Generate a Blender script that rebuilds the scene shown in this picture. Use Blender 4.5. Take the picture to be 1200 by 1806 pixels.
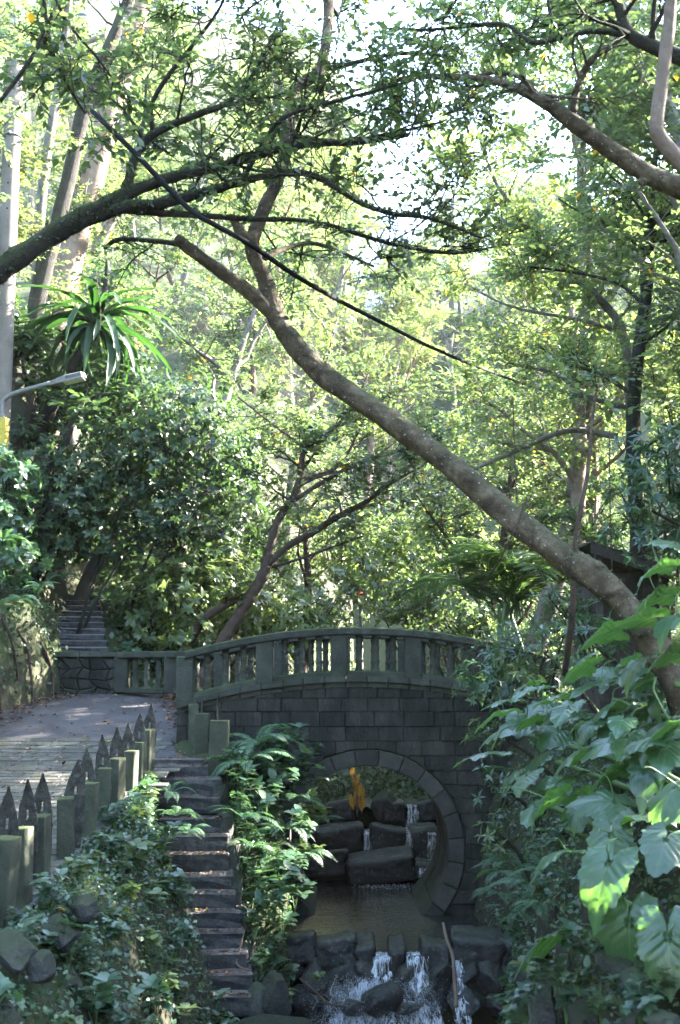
import bpy, bmesh, math, random
import numpy as np
from mathutils import Vector, Matrix, Euler, noise as mnoise
sc = bpy.context.scene
for _o in list(bpy.data.objects): bpy.data.objects.remove(_o)
R = math.radians
# ---------------------------------------------------------------- camera
F = 2000.0; PITCH = R(7.9); CZ = 4.57
cd = bpy.data.cameras.new('camera'); cam = bpy.data.objects.new('camera', cd)
sc.collection.objects.link(cam); sc.camera = cam
cam.location = (0, 0, CZ); cam.rotation_euler = (R(90) + PITCH, 0, 0)
cd.sensor_fit = 'VERTICAL'; cd.sensor_height = 36; cd.sensor_width = 24; cd.lens = 36 * F / 1806
cd.clip_start = 0.1; cd.clip_end = 2000
cd.dof.use_dof = True; cd.dof.focus_distance = 20; cd.dof.aperture_fstop = 2.4
# ---------------------------------------------------------------- light
SUN_AZ, SUN_EL = R(66), R(32)
w = bpy.data.worlds.new('World'); sc.world = w; w.use_nodes = True
wn = w.node_tree.nodes; wl = w.node_tree.links
sky = wn.new('ShaderNodeTexSky'); sky.sky_type = 'NISHITA'; sky.sun_disc = False
sky.sun_elevation = SUN_EL; sky.sun_rotation = SUN_AZ; sky.air_density = 1.0; sky.dust_density = 1.2; sky.ozone_density = 1.0
wn['Background'].inputs['Strength'].default_value = 0.15
wl.new(sky.outputs[0], wn['Background'].inputs[0])
sd = bpy.data.lights.new('sun', 'SUN'); sd.energy = 5.0; sd.angle = R(0.6); sd.color = (1, .95, .87)
so = bpy.data.objects.new('sun', sd); sc.collection.objects.link(so)
so.rotation_euler = Vector((math.sin(SUN_AZ) * math.cos(SUN_EL), math.cos(SUN_AZ) * math.cos(SUN_EL), math.sin(SUN_EL))).to_track_quat('Z', 'Y').to_euler()
sc.view_settings.view_transform = 'Standard'; sc.view_settings.look = 'None'
sc.view_settings.exposure = 4.25; sc.view_settings.gamma = 1.0
cy = sc.cycles
cy.use_denoising = True; cy.max_bounces = 7; cy.diffuse_bounces = 4; cy.glossy_bounces = 3
cy.transmission_bounces = 5; cy.transparent_max_bounces = 8; cy.volume_bounces = 0
cy.sample_clamp_indirect = 4.0; cy.caustics_reflective = False; cy.caustics_refractive = False
# ---------------------------------------------------------------- helpers
COL = sc.collection
def at(px, py, Y):
    a = (px - 600) / F; b = (903 - py) / F
    dy = math.cos(PITCH) - b * math.sin(PITCH); dz = math.sin(PITCH) + b * math.cos(PITCH)
    s = Y / dy
    return Vector((a * s, Y, CZ + dz * s))
def pxm(Y): return Y / F * 1.0           # metres per photo pixel at distance Y
def tag(o, label=None, cat=None, group=None, kind=None):
    if label: o['label'] = label
    if cat: o['category'] = cat
    if group: o['group'] = group
    if kind: o['kind'] = kind
    return o
def empty(name, loc=(0, 0, 0), label=None, cat=None, group=None, rz=0):
    o = bpy.data.objects.new(name, None); COL.objects.link(o); o.location = loc
    o.rotation_euler = (0, 0, rz); o.empty_display_size = .1
    return tag(o, label, cat, group)
def link(name, me, parent=None, loc=None, rot=None, scale=None):
    o = bpy.data.objects.new(name, me); COL.objects.link(o)
    if parent is not None: o.parent = parent
    if loc is not None: o.location = loc
    if rot is not None: o.rotation_euler = rot
    if scale is not None: o.scale = scale
    return o
def copy_tree(o, parent=None):
    c = o.copy(); COL.objects.link(c); c.parent = parent
    for ch in list(o.children): copy_tree(ch, c)
    return c
class MB:
    """collects numpy vertex / face blocks for one mesh"""
    def __init__(s): s.v = []; s.f = []; s.a = []; s.n = 0
    def add(s, V, Fs, tint=None):
        V = np.asarray(V, dtype=np.float64).reshape(-1, 3)
        for f in (Fs if isinstance(Fs, list) else [Fs]):
            f = np.asarray(f, dtype=np.int64)
            if f.size: s.f.append(f + s.n)
        s.v.append(V); s.n += len(V)
        if tint is None: tint = np.full(len(V), .5)
        s.a.append(np.broadcast_to(np.asarray(tint, dtype=np.float64), (len(V),)))
    def mesh(s, name, mat, smooth=True, origin=None):
        V = np.concatenate(s.v); 
        if origin is not None: V = V - np.array(origin)
        me = bpy.data.meshes.new(name)
        me.vertices.add(len(V)); me.vertices.foreach_set('co', V.astype(np.float32).ravel())
        loops = np.concatenate([f.ravel() for f in s.f])
        tot = np.concatenate([np.full(len(f), f.shape[1]) for f in s.f])
        st = np.concatenate([[0], np.cumsum(tot)[:-1]])
        me.loops.add(len(loops)); me.loops.foreach_set('vertex_index', loops.astype(np.int32))
        me.polygons.add(len(tot)); me.polygons.foreach_set('loop_start', st.astype(np.int32))
        me.polygons.foreach_set('use_smooth', np.full(len(tot), smooth))
        me.update(calc_edges=True)
        at_ = me.attributes.new('tint', 'FLOAT', 'POINT'); at_.data.foreach_set('value', np.concatenate(s.a).astype(np.float32))
        me.materials.append(mat)
        return me
    def build(s, name, mat, parent=None, smooth=True, origin=None):
        o = link(name, s.mesh(name, mat, smooth, origin), parent)
        if origin is not None and parent is None: o.location = origin
        return o
def unit(a):
    n = np.linalg.norm(a, axis=-1, keepdims=True); return a / np.maximum(n, 1e-9)
def smooth_path(P, n=6):
    P = [np.array(p, dtype=float) for p in P]
    P = [2 * P[0] - P[1]] + P + [2 * P[-1] - P[-2]]
    out = []
    for i in range(1, len(P) - 2):
        for k in range(n):
            t = k / n
            out.append(.5 * ((2 * P[i]) + (-P[i - 1] + P[i + 1]) * t + (2 * P[i - 1] - 5 * P[i] + 4 * P[i + 1] - P[i + 2]) * t * t + (-P[i - 1] + 3 * P[i] - 3 * P[i + 1] + P[i + 2]) * t ** 3))
    out.append(P[-2]); return np.array(out)
def tube(mb, P, rad, seg=8, rough=0.0, rng=None, tint=.5, cap=True):
    P = np.asarray(P, dtype=float); n = len(P)
    rad = np.broadcast_to(np.asarray(rad, dtype=float), (n,))
    T = unit(np.gradient(P, axis=0))
    up = np.array([0, 0, 1.]) if abs(T[0][2]) < .9 else np.array([1., 0, 0])
    U = np.zeros_like(P); u = unit(np.cross(T[0], up))
    for i in range(n):
        u = u - T[i] * np.dot(u, T[i]); u = u / max(np.linalg.norm(u), 1e-9); U[i] = u
    W = np.cross(T, U)
    a = np.linspace(0, 2 * math.pi, seg, endpoint=False)
    rr = rad[:, None] * np.ones((1, seg))
    if rough and rng is not None:
        nn = rng.normal(0, 1, (n, seg)); nn = (nn + np.roll(nn, 1, 1) + np.roll(nn, 1, 0)) / 1.7
        rr = rr * (1 + rough * nn)
    V = P[:, None, :] + rr[..., None] * (np.cos(a)[None, :, None] * U[:, None, :] + np.sin(a)[None, :, None] * W[:, None, :])
    i = np.arange(n - 1)[:, None] * seg; j = np.arange(seg)[None, :]; j2 = (j + 1) % seg
    Fq = np.stack([i + j, i + j2, i + seg + j2, i + seg + j], -1).reshape(-1, 4)
    V = V.reshape(-1, 3); Fs = [Fq]
    if cap:
        V = np.concatenate([V, P[:1], P[-1:]]); c0, c1 = n * seg, n * seg + 1
        jj = np.arange(seg); k2 = (jj + 1) % seg
        Fs.append(np.stack([np.full(seg, c0), k2, jj], -1)); Fs.append(np.stack([np.full(seg, c1), (n - 1) * seg + jj, (n - 1) * seg + k2], -1))
    mb.add(V, Fs, tint)
BOXF = np.array([[0, 3, 2, 1], [4, 5, 6, 7], [0, 1, 5, 4], [1, 2, 6, 5], [2, 3, 7, 6], [3, 0, 4, 7]])
def box(mb, lo, hi, M=None):
    x0, y0, z0 = lo; x1, y1, z1 = hi
    V = np.array([[x0, y0, z0], [x1, y0, z0], [x1, y1, z0], [x0, y1, z0], [x0, y0, z1], [x1, y0, z1], [x1, y1, z1], [x0, y1, z1]], float)
    if M is not None: V = np.array([M @ Vector(v) for v in V])
    mb.add(V, BOXF)
def bevel_box_mesh(name, sx, sy, sz, mat, bev=.02, jit=0.0, seed=0, sub=0):
    """a box with bevelled, slightly irregular edges, origin at base centre"""
    bm = bmesh.new(); bmesh.ops.create_cube(bm, size=1)
    if sub: bmesh.ops.subdivide_edges(bm, edges=bm.edges, cuts=sub, use_grid_fill=True)
    rnd = random.Random(seed)
    for v in bm.verts: v.co = Vector((v.co.x * sx, v.co.y * sy, (v.co.z + .5) * sz)) + Vector([rnd.uniform(-jit, jit) for _ in range(3)])
    if bev: bmesh.ops.bevel(bm, geom=[e for e in bm.edges if len(e.link_faces) == 2 and e.calc_face_angle(0) > .6], offset=bev, segments=1, affect='EDGES')
    me = bpy.data.meshes.new(name); bm.to_mesh(me); bm.free(); me.materials.append(mat)
    return me
def extrude_poly(mb, pts, y0, y1, bev=0.012):
    """polygon in XZ (counter-clockwise seen from -Y) extruded from y0 (front, chamfered) to y1"""
    P = np.array(pts, float); c = P.mean(0); n = len(P)
    d = c - P; L = np.linalg.norm(d, axis=1, keepdims=True); Pi = P + d / np.maximum(L, 1e-6) * np.minimum(bev * 1.3, L * .4)
    V = np.concatenate([np.c_[Pi[:, 0], np.full(n, y0), Pi[:, 1]], np.c_[P[:, 0], np.full(n, y0 + bev * (1 if y1 > y0 else -1)), P[:, 1]], np.c_[P[:, 0], np.full(n, y1), P[:, 1]]])
    j = np.arange(n); k = (j + 1) % n
    mb.add(V, [np.arange(n)[None, :], np.stack([j, n + j, n + k, k], -1)[:, ::-1], np.stack([n + j, 2 * n + j, 2 * n + k, n + k], -1)[:, ::-1]])
# ---------------------------------------------------------------- materials
def nmat(name):
    m = bpy.data.materials.new(name); m.use_nodes = True; nt = m.node_tree
    return m, nt, nt.nodes['Principled BSDF'], nt.nodes, nt.links
def ramp(nodes, stops):
    r = nodes.new('ShaderNodeValToRGB'); e = r.color_ramp.elements
    while len(e) < len(stops): e.new(.5)
    for i, (p, c) in enumerate(stops): e[i].position = p; e[i].color = (*c, 1)
    return r
def noise_node(nodes, links, scale, detail=5, rough=.6, vec=None, dist=0):
    n = nodes.new('ShaderNodeTexNoise'); n.inputs['Scale'].default_value = scale; n.inputs['Detail'].default_value = detail
    n.inputs['Roughness'].default_value = rough; n.inputs['Distortion'].default_value = dist
    if vec: links.new(vec, n.inputs['Vector'])
    return n
def surf(name, stops, scale=3, rough=.85, bump=.4, bscale=None, moss=None, moss_amt=.5, spots=None, obj_var=.25, spec=.3, stretch=None, wet=0):
    m, nt, b, N, L = nmat(name)
    g = N.new('ShaderNodeNewGeometry'); vec = g.outputs['Position']
    if stretch:
        mp = N.new('ShaderNodeMapping'); mp.inputs['Scale'].default_value = stretch; L.new(vec, mp.inputs['Vector']); vec = mp.outputs[0]
    n1 = noise_node(N, L, scale, 8, .65, vec, .3); r = ramp(N, stops); L.new(n1.outputs[0], r.inputs[0]); col = r.outputs[0]
    if spots:
        n3 = noise_node(N, L, spots[1], 3, .5, g.outputs['Position']); r3 = ramp(N, [(spots[2], (0, 0, 0)), (spots[2] + .05, (1, 1, 1))]); L.new(n3.outputs[0], r3.inputs[0])
        mx = N.new('ShaderNodeMixRGB'); L.new(r3.outputs[0], mx.inputs[0]); L.new(col, mx.inputs[1]); mx.inputs[2].default_value = (*spots[0], 1); col = mx.outputs[0]
    if moss:
        sx = N.new('ShaderNodeSeparateXYZ'); L.new(g.outputs['Normal'], sx.inputs[0])
        n4 = noise_node(N, L, scale * 2.6, 9, .78, g.outputs['Position'])
        ad = N.new('ShaderNodeMath'); ad.operation = 'MULTIPLY_ADD'; L.new(sx.outputs[2], ad.inputs[0]); ad.inputs[1].default_value = .45; L.new(n4.outputs[0], ad.inputs[2])
        r4 = ramp(N, [(max(0, .96 - moss_amt), (0, 0, 0)), (min(1, 1.34 - moss_amt), (.85, .85, .85))]); L.new(ad.outputs[0], r4.inputs[0])
        mx = N.new('ShaderNodeMixRGB'); L.new(r4.outputs[0], mx.inputs[0]); L.new(col, mx.inputs[1]); mx.inputs[2].default_value = (*moss, 1); col = mx.outputs[0]
    if obj_var:
        oi = N.new('ShaderNodeObjectInfo'); mr = N.new('ShaderNodeMapRange'); L.new(oi.outputs['Random'], mr.inputs[0])
        mr.inputs[3].default_value = 1 - obj_var; mr.inputs[4].default_value = 1 + obj_var
        hv = N.new('ShaderNodeHueSaturation'); L.new(mr.outputs[0], hv.inputs['Value']); L.new(col, hv.inputs['Color']); col = hv.outputs[0]
    L.new(col, b.inputs['Base Color']); b.inputs['Roughness'].default_value = rough; b.inputs['Specular IOR Level'].default_value = spec
    if wet:
        rr = ramp(N, [(.4, (wet,) * 3), (.6, (rough,) * 3)]); L.new(n1.outputs[0], rr.inputs[0]); L.new(rr.outputs[0], b.inputs['Roughness'])
    if bump:
        n2 = noise_node(N, L, bscale or scale * 6, 6, .7, vec); bp = N.new('ShaderNodeBump'); bp.inputs['Strength'].default_value = bump; bp.inputs['Distance'].default_value = .05
        L.new(n2.outputs[0], bp.inputs['Height']); L.new(bp.outputs[0], b.inputs['Normal'])
    return m
def leafmat(name, stops, trans, tf=.4, rough=.42, spec=.5, vein=None):
    m, nt, b, N, L = nmat(name)
    a = N.new('ShaderNodeAttribute'); a.attribute_name = 'tint'
    r = ramp(N, stops); L.new(a.outputs['Fac'], r.inputs[0])
    oi = N.new('ShaderNodeObjectInfo'); mr = N.new('ShaderNodeMapRange'); L.new(oi.outputs['Random'], mr.inputs[0]); mr.inputs[3].default_value = .8; mr.inputs[4].default_value = 1.2
    hv = N.new('ShaderNodeHueSaturation'); L.new(mr.outputs[0], hv.inputs['Value']); L.new(r.outputs[0], hv.inputs['Color'])
    L.new(hv.outputs[0], b.inputs['Base Color']); b.inputs['Roughness'].default_value = rough; b.inputs['Specular IOR Level'].default_value = spec
    t = N.new('ShaderNodeBsdfTranslucent'); mx = N.new('ShaderNodeMixRGB'); mx.blend_type = 'MULTIPLY'; mx.inputs[0].default_value = 1
    L.new(hv.outputs[0], mx.inputs[1]); mx.inputs[2].default_value = (*trans, 1); L.new(mx.outputs[0], t.inputs[0])
    ms = N.new('ShaderNodeMixShader'); ms.inputs[0].default_value = tf; L.new(b.outputs[0], ms.inputs[1]); L.new(t.outputs[0], ms.inputs[2])
    L.new(ms.outputs[0], N['Material Output'].inputs[0])
    return m
def plain(name, col, rough=.5, metal=0, spec=.5):
    m, nt, b, N, L = nmat(name); b.inputs['Roughness'].default_value = rough; b.inputs['Metallic'].default_value = metal; b.inputs['Specular IOR Level'].default_value = spec
    g = N.new('ShaderNodeNewGeometry'); n = noise_node(N, L, 14, 5, .6, g.outputs['Position']); r = ramp(N, [(.3, [c * .7 for c in col]), (.7, [min(1, c * 1.2) for c in col])])
    L.new(n.outputs[0], r.inputs[0]); L.new(r.outputs[0], b.inputs['Base Color'])
    return m
M = {}
MOSS = (.035, .055, .012)
M['stone'] = surf('bridge_stone', [(.28, (.008, .0075, .006)), (.5, (.020, .019, .0155)), (.72, (.052, .048, .038))], 2.6, .8, 1, 9, (.026, .032, .016), .44, obj_var=.34, stretch=(1, 1, .45))
M['rail'] = surf('rail_stone', [(.25, (.022, .024, .020)), (.5, (.048, .048, .04)), (.75, (.09, .086, .07))], 3, .85, .7, 22, MOSS, .50, obj_var=.2)
M['ring'] = surf('ring_stone', [(.25, (.018, .018, .015)), (.5, (.038, .036, .030)), (.75, (.072, .065, .052))], 3, .8, .7, 20, MOSS, .34, obj_var=.3)
M['mortar'] = surf('mortar', [(.3, (.010, .0095, .008)), (.7, (.032, .030, .025))], 4, .9, .5, 20)
M['step'] = surf('step_stone', [(.25, (.018, .018, .020)), (.5, (.036, .036, .038)), (.75, (.07, .067, .066))], 3, .8, .7, 16, (.15, .13, .118), .50, obj_var=.15)
M['rock'] = surf('bank_rock', [(.25, (.03, .031, .03)), (.5, (.062, .062, .058)), (.75, (.12, .116, .105))], 4.5, .85, 1, 11, (.024, .033, .011), .50, obj_var=.3)
M['wetrock'] = surf('wet_rock', [(.3, (.004, .004, .005)), (.5, (.013, .013, .013)), (.7, (.05, .046, .044))], 3, .6, 1, 7, (.02, .026, .012), .33, ((.075, .07, .064), 11, .60), obj_var=.25, spec=.4, wet=.32)
M['post'] = surf('post_concrete', [(.25, (.030, .034, .022)), (.5, (.060, .065, .043)), (.75, (.11, .112, .082))], 3.2, .9, .6, 30, (.06, .075, .02), .46, obj_var=.22)
M['picket'] = surf('picket_concrete', [(.25, (.022, .020, .016)), (.5, (.055, .051, .042)), (.75, (.12, .112, .092))], 6, .9, .8, 30, MOSS, .36, obj_var=.2)
M['pave'] = surf('paving', [(.25, (.052, .042, .039)), (.5, (.095, .079, .074)), (.75, (.145, .124, .116))], 4, .75, .6, 25, MOSS, .05, obj_var=.25)
M['path'] = surf('path_surface', [(.25, (.038, .034, .034)), (.5, (.066, .06, .059)), (.75, (.10, .09, .087))], 1.6, .8, .5, 30, obj_var=0)
M['soil'] = surf('soil', [(.25, (.016, .012, .008)), (.5, (.032, .025, .017)), (.75, (.06, .046, .032))], 1.5, .95, .9, 9, (.03, .045, .012), .42, obj_var=0)
M['bankwall'] = surf('bank_wall', [(.25, (.02, .018, .012)), (.5, (.05, .045, .03)), (.75, (.10, .085, .055))], 1.8, .95, 1, 10, MOSS, .58, obj_var=0, stretch=(1, 1, .35))
M['bark'] = surf('bark_lichen', [(.30, (.022, .015, .009)), (.5, (.085, .061, .038)), (.68, (.19, .148, .098))], 5, .92, 1, 16, (.05, .058, .02), .33, ((.42, .41, .35), 30, .67), 0)
M['barkdark'] = surf('bark_dark', [(.2, (.009, .008, .006)), (.5, (.026, .021, .016)), (.8, (.06, .05, .038))], 4, .9, 1, 20, (.05, .065, .018), .50, ((.16, .17, .12), 30, .68), .2)
M['barkred'] = surf('bark_reddish', [(.2, (.028, .017, .012)), (.5, (.065, .042, .03)), (.8, (.12, .085, .06))], 4, .9, 1, 18, None, 0, None, .2)
M['barkpale'] = surf('bark_pale', [(.2, (.08, .052, .036)), (.5, (.17, .12, .088)), (.8, (.28, .215, .17))], 2.2, .9, .7, 14, None, 0, ((.5, .49, .45), 9, .68), .15)
M['barkgrey'] = surf('bark_grey', [(.2, (.06, .055, .045)), (.5, (.12, .105, .085)), (.8, (.2, .18, .15))], 3, .9, .8, 14, None, 0, None, .25)
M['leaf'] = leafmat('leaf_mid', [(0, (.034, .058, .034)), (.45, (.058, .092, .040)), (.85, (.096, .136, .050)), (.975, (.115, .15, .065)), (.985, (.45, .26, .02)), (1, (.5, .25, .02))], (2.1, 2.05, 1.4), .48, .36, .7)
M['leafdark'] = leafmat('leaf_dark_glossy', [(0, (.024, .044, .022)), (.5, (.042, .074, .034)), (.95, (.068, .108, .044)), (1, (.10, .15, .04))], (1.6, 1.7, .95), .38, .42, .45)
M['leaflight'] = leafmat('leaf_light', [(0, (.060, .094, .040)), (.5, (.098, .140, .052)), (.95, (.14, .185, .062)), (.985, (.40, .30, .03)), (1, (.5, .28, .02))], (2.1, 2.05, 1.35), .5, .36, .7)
M['leafherb'] = leafmat('leaf_herb', [(0, (.028, .062, .036)), (.5, (.05, .098, .054)), (.93, (.085, .14, .062)), (.985, (.10, .16, .05)), (1, (.45, .24, .02))], (1.5, 1.7, .85), .35, .36, .6)
M['fern'] = leafmat('fern_leaf', [(0, (.03, .075, .042)), (.5, (.055, .115, .06)), (1, (.09, .155, .065))], (1.5, 1.75, .85), .4, .42)
M['palm'] = leafmat('palm_leaf', [(0, (.035, .07, .034)), (.5, (.055, .10, .045)), (1, (.10, .14, .05))], (1.9, 1.9, .95), .5, .36, .6)
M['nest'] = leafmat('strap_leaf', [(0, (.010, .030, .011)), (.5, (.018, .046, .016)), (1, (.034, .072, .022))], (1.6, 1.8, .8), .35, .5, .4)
M['aroid'] = leafmat('elephant_ear_leaf', [(0, (.032, .080, .036)), (.5, (.052, .115, .050)), (.8, (.075, .145, .062)), (1, (.15, .22, .12))], (2.1, 2.2, .7), .45, .30, .9)
_b = M['aroid'].node_tree.nodes['Principled BSDF']; _b.inputs['Sheen Weight'].default_value = .10; _b.inputs['Sheen Roughness'].default_value = .4; _b.inputs['Sheen Tint'].default_value = (.8, .9, 1, 1)
M['stem'] = plain('green_stem', (.07, .13, .035), .5)
M['dead'] = leafmat('dead_leaf', [(0, (.05, .03, .02)), (.4, (.12, .07, .045)), (.75, (.22, .14, .09)), (.93, (.32, .22, .12)), (1, (.5, .32, .05))], (1.3, 1.1, .8), .25, .7, .2)
M['yellow'] = leafmat('withered_yellow_leaf', [(0, (.28, .10, .015)), (.4, (.42, .21, .02)), (.7, (.55, .36, .08)), (1, (.6, .5, .3))], (1.2, 1.1, .7), .3, .6, .3)
M['metal'] = plain('grey_metal', (.15, .145, .135), .6, .2)
M['lampglass'] = plain('lamp_glass', (.03, .03, .03), .25)
M['yellowpaint'] = plain('yellow_paint', (.42, .31, .03), .6)
M['poleconc'] = surf('pole_concrete', [(.25, (.09, .075, .062)), (.5, (.135, .115, .095)), (.75, (.18, .158, .135))], 2, .9, .4, 24, None, 0, None, 0)
M['rubber'] = plain('black_rubber', (.012, .012, .013), .9, 0, .1)
M['wood'] = surf('weathered_wood', [(.25, (.025, .02, .016)), (.5, (.055, .045, .037)), (.75, (.10, .085, .07))], 4, .9, .6, 20, None, 0, None, .25)
M['redpaint'] = plain('red_paint', (.30, .05, .035), .6)
M['paper'] = plain('lantern_paper', (.55, .5, .42), .8)
M['foam'] = leafmat('foam', [(0, (.6, .63, .68)), (1, (.8, .82, .86))], (1, 1, 1), .3, .25, .5)
_n = M['foam'].node_tree; _t = _n.nodes.new('ShaderNodeBsdfTransparent'); _x = _n.nodes.new('ShaderNodeMixShader'); _x.inputs[0].default_value = .35; _o = _n.nodes['Material Output']; _s0 = _o.inputs[0].links[0].from_socket
_n.links.new(_s0, _x.inputs[1]); _n.links.new(_t.outputs[0], _x.inputs[2]); _n.links.new(_x.outputs[0], _o.inputs[0])

def whitewater(name, lo, hi, st):
    m, nt, b, N, L = nmat(name); g = N.new('ShaderNodeNewGeometry'); mp = N.new('ShaderNodeMapping'); mp.inputs['Scale'].default_value = st; L.new(g.outputs['Position'], mp.inputs['Vector'])
    n1 = noise_node(N, L, 9, 9, .72, mp.outputs[0], .6); r = ramp(N, [(lo, (0, 0, 0)), (hi, (1, 1, 1))]); L.new(n1.outputs[0], r.inputs[0])
    b.inputs['Base Color'].default_value = (.74, .77, .82, 1); b.inputs['Roughness'].default_value = .35
    bp = N.new('ShaderNodeBump'); bp.inputs['Strength'].default_value = .8; bp.inputs['Distance'].default_value = .03; L.new(n1.outputs[0], bp.inputs['Height']); L.new(bp.outputs[0], b.inputs['Normal'])
    t = N.new('ShaderNodeBsdfTransparent'); ms = N.new('ShaderNodeMixShader'); L.new(r.outputs[0], ms.inputs[0]); L.new(t.outputs[0], ms.inputs[1]); L.new(b.outputs[0], ms.inputs[2]); L.new(ms.outputs[0], N['Material Output'].inputs[0]); return m
M['sheet'] = whitewater('falling_water', .44, .66, (1.6, 1, .45)); M['froth'] = whitewater('froth', .50, .68, (1, 1.5, 1))
# ---------------------------------------------------------------- terrain
def ss(x, a, b): 
    t = np.clip((np.asarray(x, float) - a) / (b - a), 0, 1); return t * t * (3 - 2 * t)
def vnoise(x, y, s=1.0):
    x = np.asarray(x, float) * s; y = np.asarray(y, float) * s
    return (np.sin(x * 1.3 + 1.7 * np.sin(y * .9 + .5)) + np.sin(y * 1.7 + 1.3 * np.sin(x * 1.1 + 2)) + .5 * np.sin(x * 3.1 + y * 2.3 + 1) + .5 * np.sin(x * 2.2 - y * 3.7)) / 3
def pz(Y): return np.interp(Y, [-30, 5, 11.4, 20.6, 25, 27, 30, 60], [-.2, 1.5, 2.05, 2.87, 3.72, 3.98, 4.6, 10])
def bankx(Y): return np.interp(Y, [0, 11, 21, 24.5, 26, 27.3], [-7.9, -7.9, -7.75, -7.4, -7.0, -6.55])
STY = [17.05, 20.75]; STX = [-1.80, -2.86]; STZ = [-.85, 2.87]
def hfun(X, Y):
    X = np.asarray(X, float); Y = np.asarray(Y, float)
    P = pz(Y)
    bed = np.interp(Y, [0, 19.1, 19.4, 25.4, 25.6, 26.4, 26.6, 27.3, 27.5, 40, 60, 120], [-1.7, -1.7, -.5, -.5, 0, 0, .6, .6, 1.1, 2.6, 7, 26])
    # left side
    xs = np.interp(Y, STY, STX); zs = np.interp(Y, [15.5, 16.8, STY[1], 21.3], [-1.5, -1.3, 2.6, 3.0])
    foot = np.where(Y < 16.6, -1.25, np.where(Y < 20.9, xs - .66, -1.5))
    zf = np.where(Y < 16.6, -1.5, np.where(Y < 20.9, zs - .2, bed))
    tr = ss(Y, 16.0, 17.3); foot = np.where(Y < 17.3, -1.25 * (1 - tr) + (xs - .66) * tr, foot); zf = np.where(Y < 17.3, -1.5 * (1 - tr) + (zs - .2) * tr, zf)
    edge = np.where(Y < 21, -3.15, np.interp(Y, [21, 28], [-2.1, -3.9]))
    s = np.clip((X - edge) / np.maximum(foot - edge, .05), 0, 1)
    zl = P - .02 - (P - zf) * s ** np.where(Y < 21, 2.2, 3)
    # strip under and right of the stair
    mid = np.where(X < xs + .62, zs - .3, zs + .1 - .25 * np.clip(X - xs - .62, 0, 5))
    inner = np.where((Y > 16.9) & (Y < 21.2), np.where(X > foot, mid, zl), zl)
    xl = np.where((Y > 16.9) & (Y < 21.5), np.interp(Y, [16.9, 19, 21.5], [-1.05, -.85, -1.1]), foot)
    zL = np.where(X > xl, np.maximum(bed, inner - 14 * (X - xl)), inner)
    # high bank left of the path
    xb = bankx(Y); q = xb - .2 - X + .15 * vnoise(X * 0, Y, .8)
    zL = np.where((X < xb) & (Y < 27.3), P - .02 + 2.3 * ss(q, .1, .9) + .5 * np.maximum(q - .9, 0), zL)
    hl = np.interp(X, [-9, -7.6, -7.4, -5.4, -5.0, -3.2], [6.3, 6.0, 4.7, 4.7, 4.0, 3.8]) + .45 * np.maximum(Y - 27.4, 0) + .2 * np.maximum(-7.6 - X, 0)
    zL = np.where(Y > 27.3, np.where(X < -3.2, hl, np.maximum(bed, 3.8 + .45 * np.maximum(Y - 27.4, 0) - 1.6 * np.maximum(X + 3.2, 0))), zL)
    # right side
    xr = np.interp(Y, [0, 8, 15, 19, 21.5, 26, 40], [1.9, 1.75, 2.1, 2.55, 2.4, 2.1, 3.0])
    q = X - xr
    up = np.interp(Y, [0, 20, 27, 45], [0, 0, .5, 3])
    zr = np.interp(q, [0, .5, 1.5, 4, 10, 40, 150], [-.0, 3.1, 5.1, 6.0, 9.0, 26, 60]) - 1.3 + up
    zr = np.where(q < .02, bed, np.maximum(bed, zr))
    z = np.where(X > .5, zr, zL)
    # far hill
    far = ss(Y, 30, 60)
    hill = bed + .45 * np.abs(X - .5)
    z = z * (1 - far) + np.maximum(z, hill) * far + 11 * ss(Y, 42, 105) + 30 * ss(Y, 100, 220)
    nz = vnoise(X, Y, .9) * .10 + vnoise(X + 7, Y - 3, 2.6) * .05
    onpath = ss(X, -8.0, -7.5) * (1 - ss(X, -3.4, -2.9)) * (1 - ss(Y, 26.8, 27.6))
    return z + nz * (1 - onpath) - .06 * onpath + vnoise(X, Y, .12) * 1.6 * ss(Y, 34, 60)
def axis(*seg):
    out = []
    for a, b, st in seg: out += list(np.arange(a, b, st))
    return np.array(out + [seg[-1][1]])
gx = axis((-160, -40, 12), (-40, -12, 2), (-12, -4, .35), (-4, 4.4, .14), (4.4, 12, .4), (12, 40, 2), (40, 160, 12))
gy = axis((-60, 0, 6), (0, 6, .7), (6, 30, .16), (30, 60, .8), (60, 280, 8))
GX, GY = np.meshgrid(gx, gy); GZ = hfun(GX, GY)
mb = MB(); nx = len(gx); ny = len(gy)
i = np.arange(ny - 1)[:, None] * nx; j = np.arange(nx - 1)[None, :]
mb.add(np.c_[GX.ravel(), GY.ravel(), GZ.ravel()], np.stack([i + j, i + j + 1, i + nx + j + 1, i + nx + j], -1).reshape(-1, 4))
tag(mb.build('ground', M['soil']), kind='structure')
def hz(x, y): return float(hfun(np.array(x), np.array(y)))
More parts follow.
